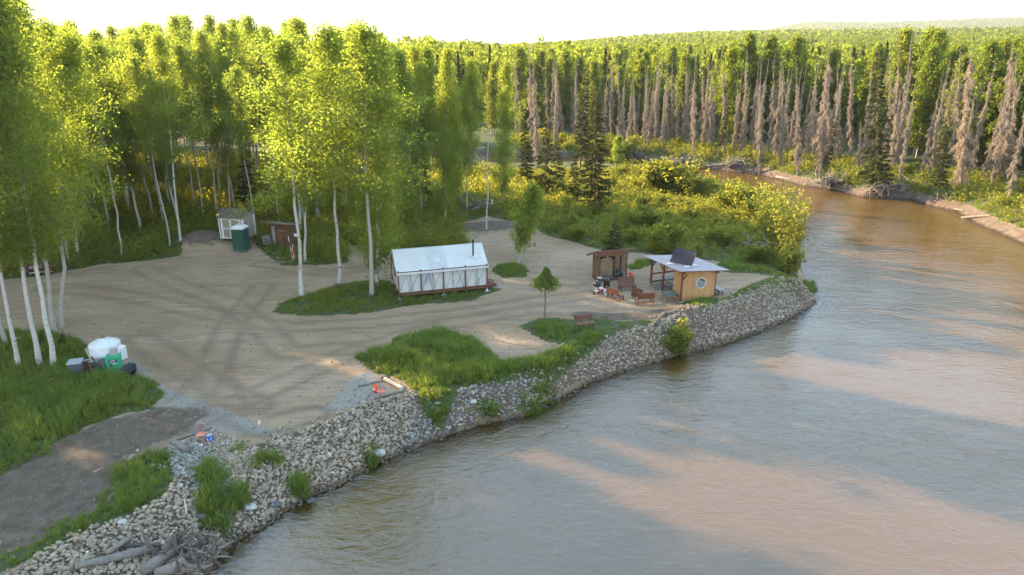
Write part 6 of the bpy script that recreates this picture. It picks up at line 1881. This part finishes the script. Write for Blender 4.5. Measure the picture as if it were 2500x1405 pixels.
CBK = thing('concrete_block', 'two grey hollow blocks stacked on the green utility box', 'block', G(284, 910) + Vector((.02, .12, 1.11)), R(12))
for k in range(2): MB().box((-.04 + .05 * k, 0, .10 + .2 * k), (.40, .2, .19)).build('block_body', M['concrete'], CBK, .008)
GBN = thing('wheeled_bin', 'blue grey wheeled rubbish bin with grey lid left of the tank', 'bin', G(191, 918), R(20))
GBN.scale = (1.2, 1.2, 1.12)
bn_ = MB(); a_, b_ = .22, .28
bn_.add([(-a_, -a_, .04), (a_, -a_, .04), (a_, a_, .04), (-a_, a_, .04), (-b_, -b_, .78), (b_, -b_, .78), (b_, b_, .78), (-b_, b_, .78)], [(0, 3, 2, 1), (4, 5, 6, 7), (0, 1, 5, 4), (1, 2, 6, 5), (2, 3, 7, 6), (3, 0, 4, 7)])
bn_.build('bin_body', M['grey_plastic'], GBN, .02)
MB().box((0, 0, .82), (.64, .66, .06)).build('bin_lid', M['grey_light'], GBN, .02)
for s_ in (-1, 1): MB().tube([(s_ * .2, .28, .09), (s_ * .26, .28, .09)], .09, 14).build('wheel', M['black_plastic'], GBN)
STK = thing('stock_tub', 'black round stock tub lying tilted in the grass right of the green box', 'tub', G(318, 914))
tb = MB().lathe([(0, .02), (.42, .02), (.48, .28), (.52, .30), (.52, .33), (.46, .32), (.40, .06), (0, .06)], (0, 0, .1), 30).build('tub_body', M['black_plastic'], STK)
STK.rotation_euler = (R(14), R(-8), 0)
def plank(a, b, w1, h1, label, mat, name='plank', up=(0, 0, 1)):
    a, b = Vector(a) + base, Vector(b) + base
    c = (a + b) / 2
    t = thing(name, label, 'timber', c)
    MB().bar(a - c, b - c, w1, h1, up).build('plank_body', mat, t)
plank((-.95, .5, 1.05), (-.35, -.1, .45), .14, .03, 'pale board leaning on the left of the white tank, upper one', M['raw_wood'])
plank((-1.05, .4, .98), (-.48, -.15, .42), .12, .03, 'pale board leaning on the left of the white tank, lower one', M['raw_wood'])
plank((-.95, -.35, .50), (.50, -.28, .72), .16, .08, 'grey beam lying across the front of the white tank', M['grey_light'])
plank((-.85, -.55, .48), (.10, -.50, .60), .06, .05, 'thin pale pipe lying over the clutter beside the bin lid', M['white_metal'])
plank((-.10, -.62, .95), (.22, -.75, .25), .07, .07, 'dark brown stick leaning across the front of the tank clutter', M['dark_wood'])
plank((.02, -.72, .0), (.02, -.66, .62), .08, .08, 'short black post standing before the tank', M['dark_wood'])
plank((.22, -.76, .0), (.24, -.72, .55), .07, .07, 'second black post close right of the first before the tank', M['dark_wood'])
plank((-.52, -.60, .0), (-.55, -.55, .60), .28, .16, 'rust brown log stub standing next to the bin', M['rust'])
plank((-.30, -.62, .0), (-.36, -.55, .55), .12, .05, 'grey board standing between log stub and black posts', M['grey_wood'])
plank((-.30, -.75, .08), (.05, -.55, .22), .14, .05, 'grey offcut lying slanted at the foot of the tank', M['grey_wood'])
plank((.28, -.55, .28), (.62, -.45, .50), .12, .05, 'short grey timber wedged between posts and the green box', M['grey_wood'])
plank((.30, -.35, .05), (.34, -.30, .62), .10, .10, 'weathered upright block under the grey beam', M['grey_wood'])
GC = thing('green_crate', 'low dark green crate in the grass before the tank', 'crate', base + Vector((.42, -.62, 0)), R(8))
MB().box((0, 0, .16), (.5, .32, .30)).build('crate_body', M['green_plastic'], GC, .02)
MB().box((0, 0, .33), (.53, .35, .04)).build('crate_lid', M['green_plastic'], GC, .01)
WP = thing('bucket', 'small white tub behind the leaning trunks at the left border', 'bucket', G(43, 836))
MB().lathe([(0, 0), (.17, 0), (.20, .26), (.17, .27), (0, .27)], (0, 0, 0), 18).build('bucket_body', M['white_plastic'], WP)
# maroon vehicle glimpsed under the trees
CR_ = thing('parked_car', 'dark maroon car half hidden behind the birches on the left', 'car', G(96, 668), R(20))
CR_.scale = (.62, .8, .62)
cb_ = MB()
prof = [(-1.9, .35), (-1.95, .8), (-1.3, .95), (-.9, 1.45), (.6, 1.5), (1.2, 1.0), (2.0, .9), (2.05, .4)]
V = [(x, -.8, z) for x, z in prof] + [(x, .8, z) for x, z in prof]; n = len(prof)
cb_.add(V, [tuple(range(n)), tuple(range(n, 2 * n))[::-1]] + [(i, n + i, n + (i + 1) % n, (i + 1) % n) for i in range(n)])
cb_.build('car_body', M['maroon'], CR_, .06)
MB().add([(-.85, -.81, 1.0), (-.6, -.81, 1.38), (.5, -.81, 1.42), (.95, -.81, 1.02)], [(0, 1, 2, 3)]).build('side_window', M['glass'], CR_)
MB().box((0, -.815, .42), (3.6, .02, .10)).build('sill_trim', M['white_metal'], CR_)
for x in (-1.25, 1.3):
    for y in (-.8, .8): MB().tube([(x, y - .1, .32), (x, y + .1, .32)], .32, 18).build('wheel', M['black_plastic'], CR_)

# ---------------------------------------------------------------- driftwood
def root_wad():
    b = G(430, 1372)
    t = thing('driftwood_stump', 'huge uprooted driftwood stump with a tangle of roots at the waterline', 'driftwood', b)
    r = random.Random(12)
    def P(px, py, z): 
        x, y = at(px, py, b.z + z); return Vector((x, y, b.z + z)) - b
    MB().tube([P(345, 1395, .35), P(385, 1375, .5), P(405, 1355, .7), P(430, 1345, .75)], [.20, .30, .24, .20], 14).build('trunk', M['grey_wood'], t)
    MB().tube([P(385, 1400, .45), P(430, 1385, .7), P(445, 1368, .85), P(460, 1380, .6), P(500, 1385, .55), P(520, 1378, .5)], [.20, .22, .16, .12, .07, .03], 12).build('trunk', M['grey_wood'], t)
    roots = [([(398, 1355, .8), (420, 1325, 1.0), (445, 1305, 1.15), (462, 1292, 1.1)], .16), ([(385, 1355, .8), (365, 1335, 1.0), (352, 1310, 1.2), (350, 1298, 1.3)], .11),
             ([(445, 1368, .8), (470, 1350, 1.0), (495, 1325, 1.1), (505, 1300, 1.2)], .13), ([(450, 1372, .7), (490, 1365, .8), (520, 1345, .9), (545, 1320, .7)], .10),
             ([(430, 1350, .8), (450, 1330, 1.2), (470, 1300, 1.4), (468, 1285, 1.5)], .08), ([(460, 1360, .6), (500, 1350, .7), (540, 1340, .6), (568, 1335, .2)], .06)]
    for pts, r0 in roots:
        MB().tube([P(*p) for p in pts], [r0 * (1 - .25 * k) for k in range(len(pts))], 9).build('root', M['dark_wood'], t)
    for k in range(64):
        a = P(r.uniform(425, 525), r.uniform(1300, 1375), r.uniform(.5, 1.5))
        pts = [a]; d = Vector((r.gauss(.3, .6), r.gauss(0, .6), r.gauss(.3, .6))).normalized()
        for j in range(4):
            d = (d + Vector((r.gauss(0, .45), r.gauss(0, .45), r.gauss(-.05, .4)))).normalized(); pts.append(pts[-1] + d * r.uniform(.15, .3))
        MB().tube(pts, [.05, .04, .03, .018, .007], 5).build('root', M['grey_wood'] if k % 3 == 0 else M['dark_wood'], t)
root_wad()
log_piece((185, 1396), (372, 1352), .13, 'long pale driftwood log lying left of the root tangle, lower one', M['grey_wood'], .03, .17, z=.1)
log_piece((265, 1368), (325, 1328), .10, 'pale driftwood log slanting up over the long one left of the roots', M['grey_wood'], .02, .11, z=.25)
log_piece((285, 1342), (395, 1340), .09, 'dark driftwood branch lying behind the pale logs', M['dark_wood'], .04, .07, z=.1)
log_piece((520, 1372), (572, 1340), .07, 'grey driftwood pole reaching out over the water', M['grey_wood'], .02, .04, z=.35)
log_piece((452, 1228), (457, 1265), .04, 'thin bleached stick standing on the cobbles above the root tangle', cream, .02, .05, z=.15)
log_piece((1598, 800), (1625, 768), .16, 'dark burnt looking log sloping down the top of the cobble bank', M['dark_wood'], .06, .12)
log_piece((1618, 770), (1655, 760), .10, 'grey driftwood branch at the top of the cobble bank by the shelter', M['grey_wood'], .06, .06)
# far bank: fallen trunks and root tangles
log_piece((1718, 412), (1842, 403), .13, 'long pale fallen trunk lying along the far water edge, left one', M['grey_wood'], .08, .09, z=.3)
log_piece((1895, 436), (2060, 470), .16, 'long bleached trunk slanting into the water below the dead spruces', M['grey_wood'], .08, .06, z=.15)
log_piece((2110, 478), (2225, 458), .14, 'grey fallen tree lying on the far bank above the big tangle', M['grey_wood'], .12, .10, z=.4)
log_piece((2128, 484), (2200, 472), .10, 'brown branch log dipping into the water under the grey fallen tree', M['dark_wood'], .12, .06, z=.2)
log_piece((2330, 515), (2352, 518), .10, 'short bleached log at the water on the right of the far bank', M['grey_wood'], .04, .07, z=.1)
log_piece((2340, 537), (2420, 530), .12, 'light branchy log lying in the shallow water at the far right', M['grey_wood'], .12, .05, z=.15)
log_piece((1870, 380), (1882, 432), .09, 'curved dead stem hanging from the bank down to the water', M['dark_wood'], .10, .04, z=.3)
def tangle(px, py, w1, h1, n, seed, label):
    b = G(px, py); t = thing('root_tangle', label, 'driftwood', b)
    r = random.Random(seed); mb = MB()
    for k in range(n):
        a = Vector((r.uniform(-w1, w1), r.uniform(-1, 1), r.uniform(0, h1)))
        pts = [a]; d = Vector((r.gauss(0, 1), r.gauss(0, .5), r.gauss(0, .5))).normalized()
        for j in range(4):
            d = (d + Vector((r.gauss(0, .3), r.gauss(0, .3), r.gauss(-.1, .3)))).normalized(); pts.append(pts[-1] + d * r.uniform(.25, .6))
        mb.tube([p + Vector((0, 0, .35)) for p in pts], [.09, .075, .06, .04, .02], 5)
    o = mb.build('roots', M['grey_wood'], t); o['kind'] = 'stuff'
    o = link('soil_clod', stone_mesh(seed, 2, M['dark_wood']), t, (0, .6, h1 * .3)); o.scale = (w1 * 1.6, 1.4, h1 * 1.4)
tangle(1800, 410, 2.2, 1.4, 40, 5, 'dark root tangle and undercut earth beside the left fallen trunk')
tangle(2045, 452, 3.6, 1.0, 90, 6, 'wide brown tangle of roots and branches at the far water edge')
tangle(2170, 470, 3.0, .9, 70, 7, 'tangle of dead branches along the far bank before the grassy slope')
tangle(1552, 384, 1.6, 1.5, 40, 8, 'earthy root mass under the leaning dead spruce at the river gap')
tangle(1690, 402, 2.6, 1.2, 40, 9, 'bare earthy overhang with hanging roots left of the fallen trunks')
tangle(1165, 518, 1.8, .9, 45, 10, 'heap of dark uprooted branches at the back of the dirt clearing')
tangle(1860, 620, 1.4, .6, 30, 11, 'grey brush heap lying in the bushes near the river point')
# drift sticks on the yard edge
for k, (px, py, c) in enumerate([(478, 606, 'pale stick lying on the ground before the dirt mound'), (230, 1155, 'bleached twig lying on the dark wheel track')]):
    log_piece((px, py), (px + 22, py + 8 - 20 * k), .03, c, M['raw_wood'], .02, .02)

# ---------------------------------------------------------------- the hazy evening air
hm, hnt, ho = mat_new('evening_haze')
hv = hnt.nodes.new('ShaderNodeVolumePrincipled')
hv.inputs['Color'].default_value = (.92, .93, .95, 1)
hv.inputs['Density'].default_value = HAZE
hv.inputs['Anisotropy'].default_value = .3
hnt.links.new(hv.outputs[0], ho.inputs['Volume'])
hzb = MB().box((0, 2500, 85), (24000, 19000, 180)).build('haze', hm)
tag(hzb, 'thin pale evening haze over the whole valley', 'haze', kind='stuff')
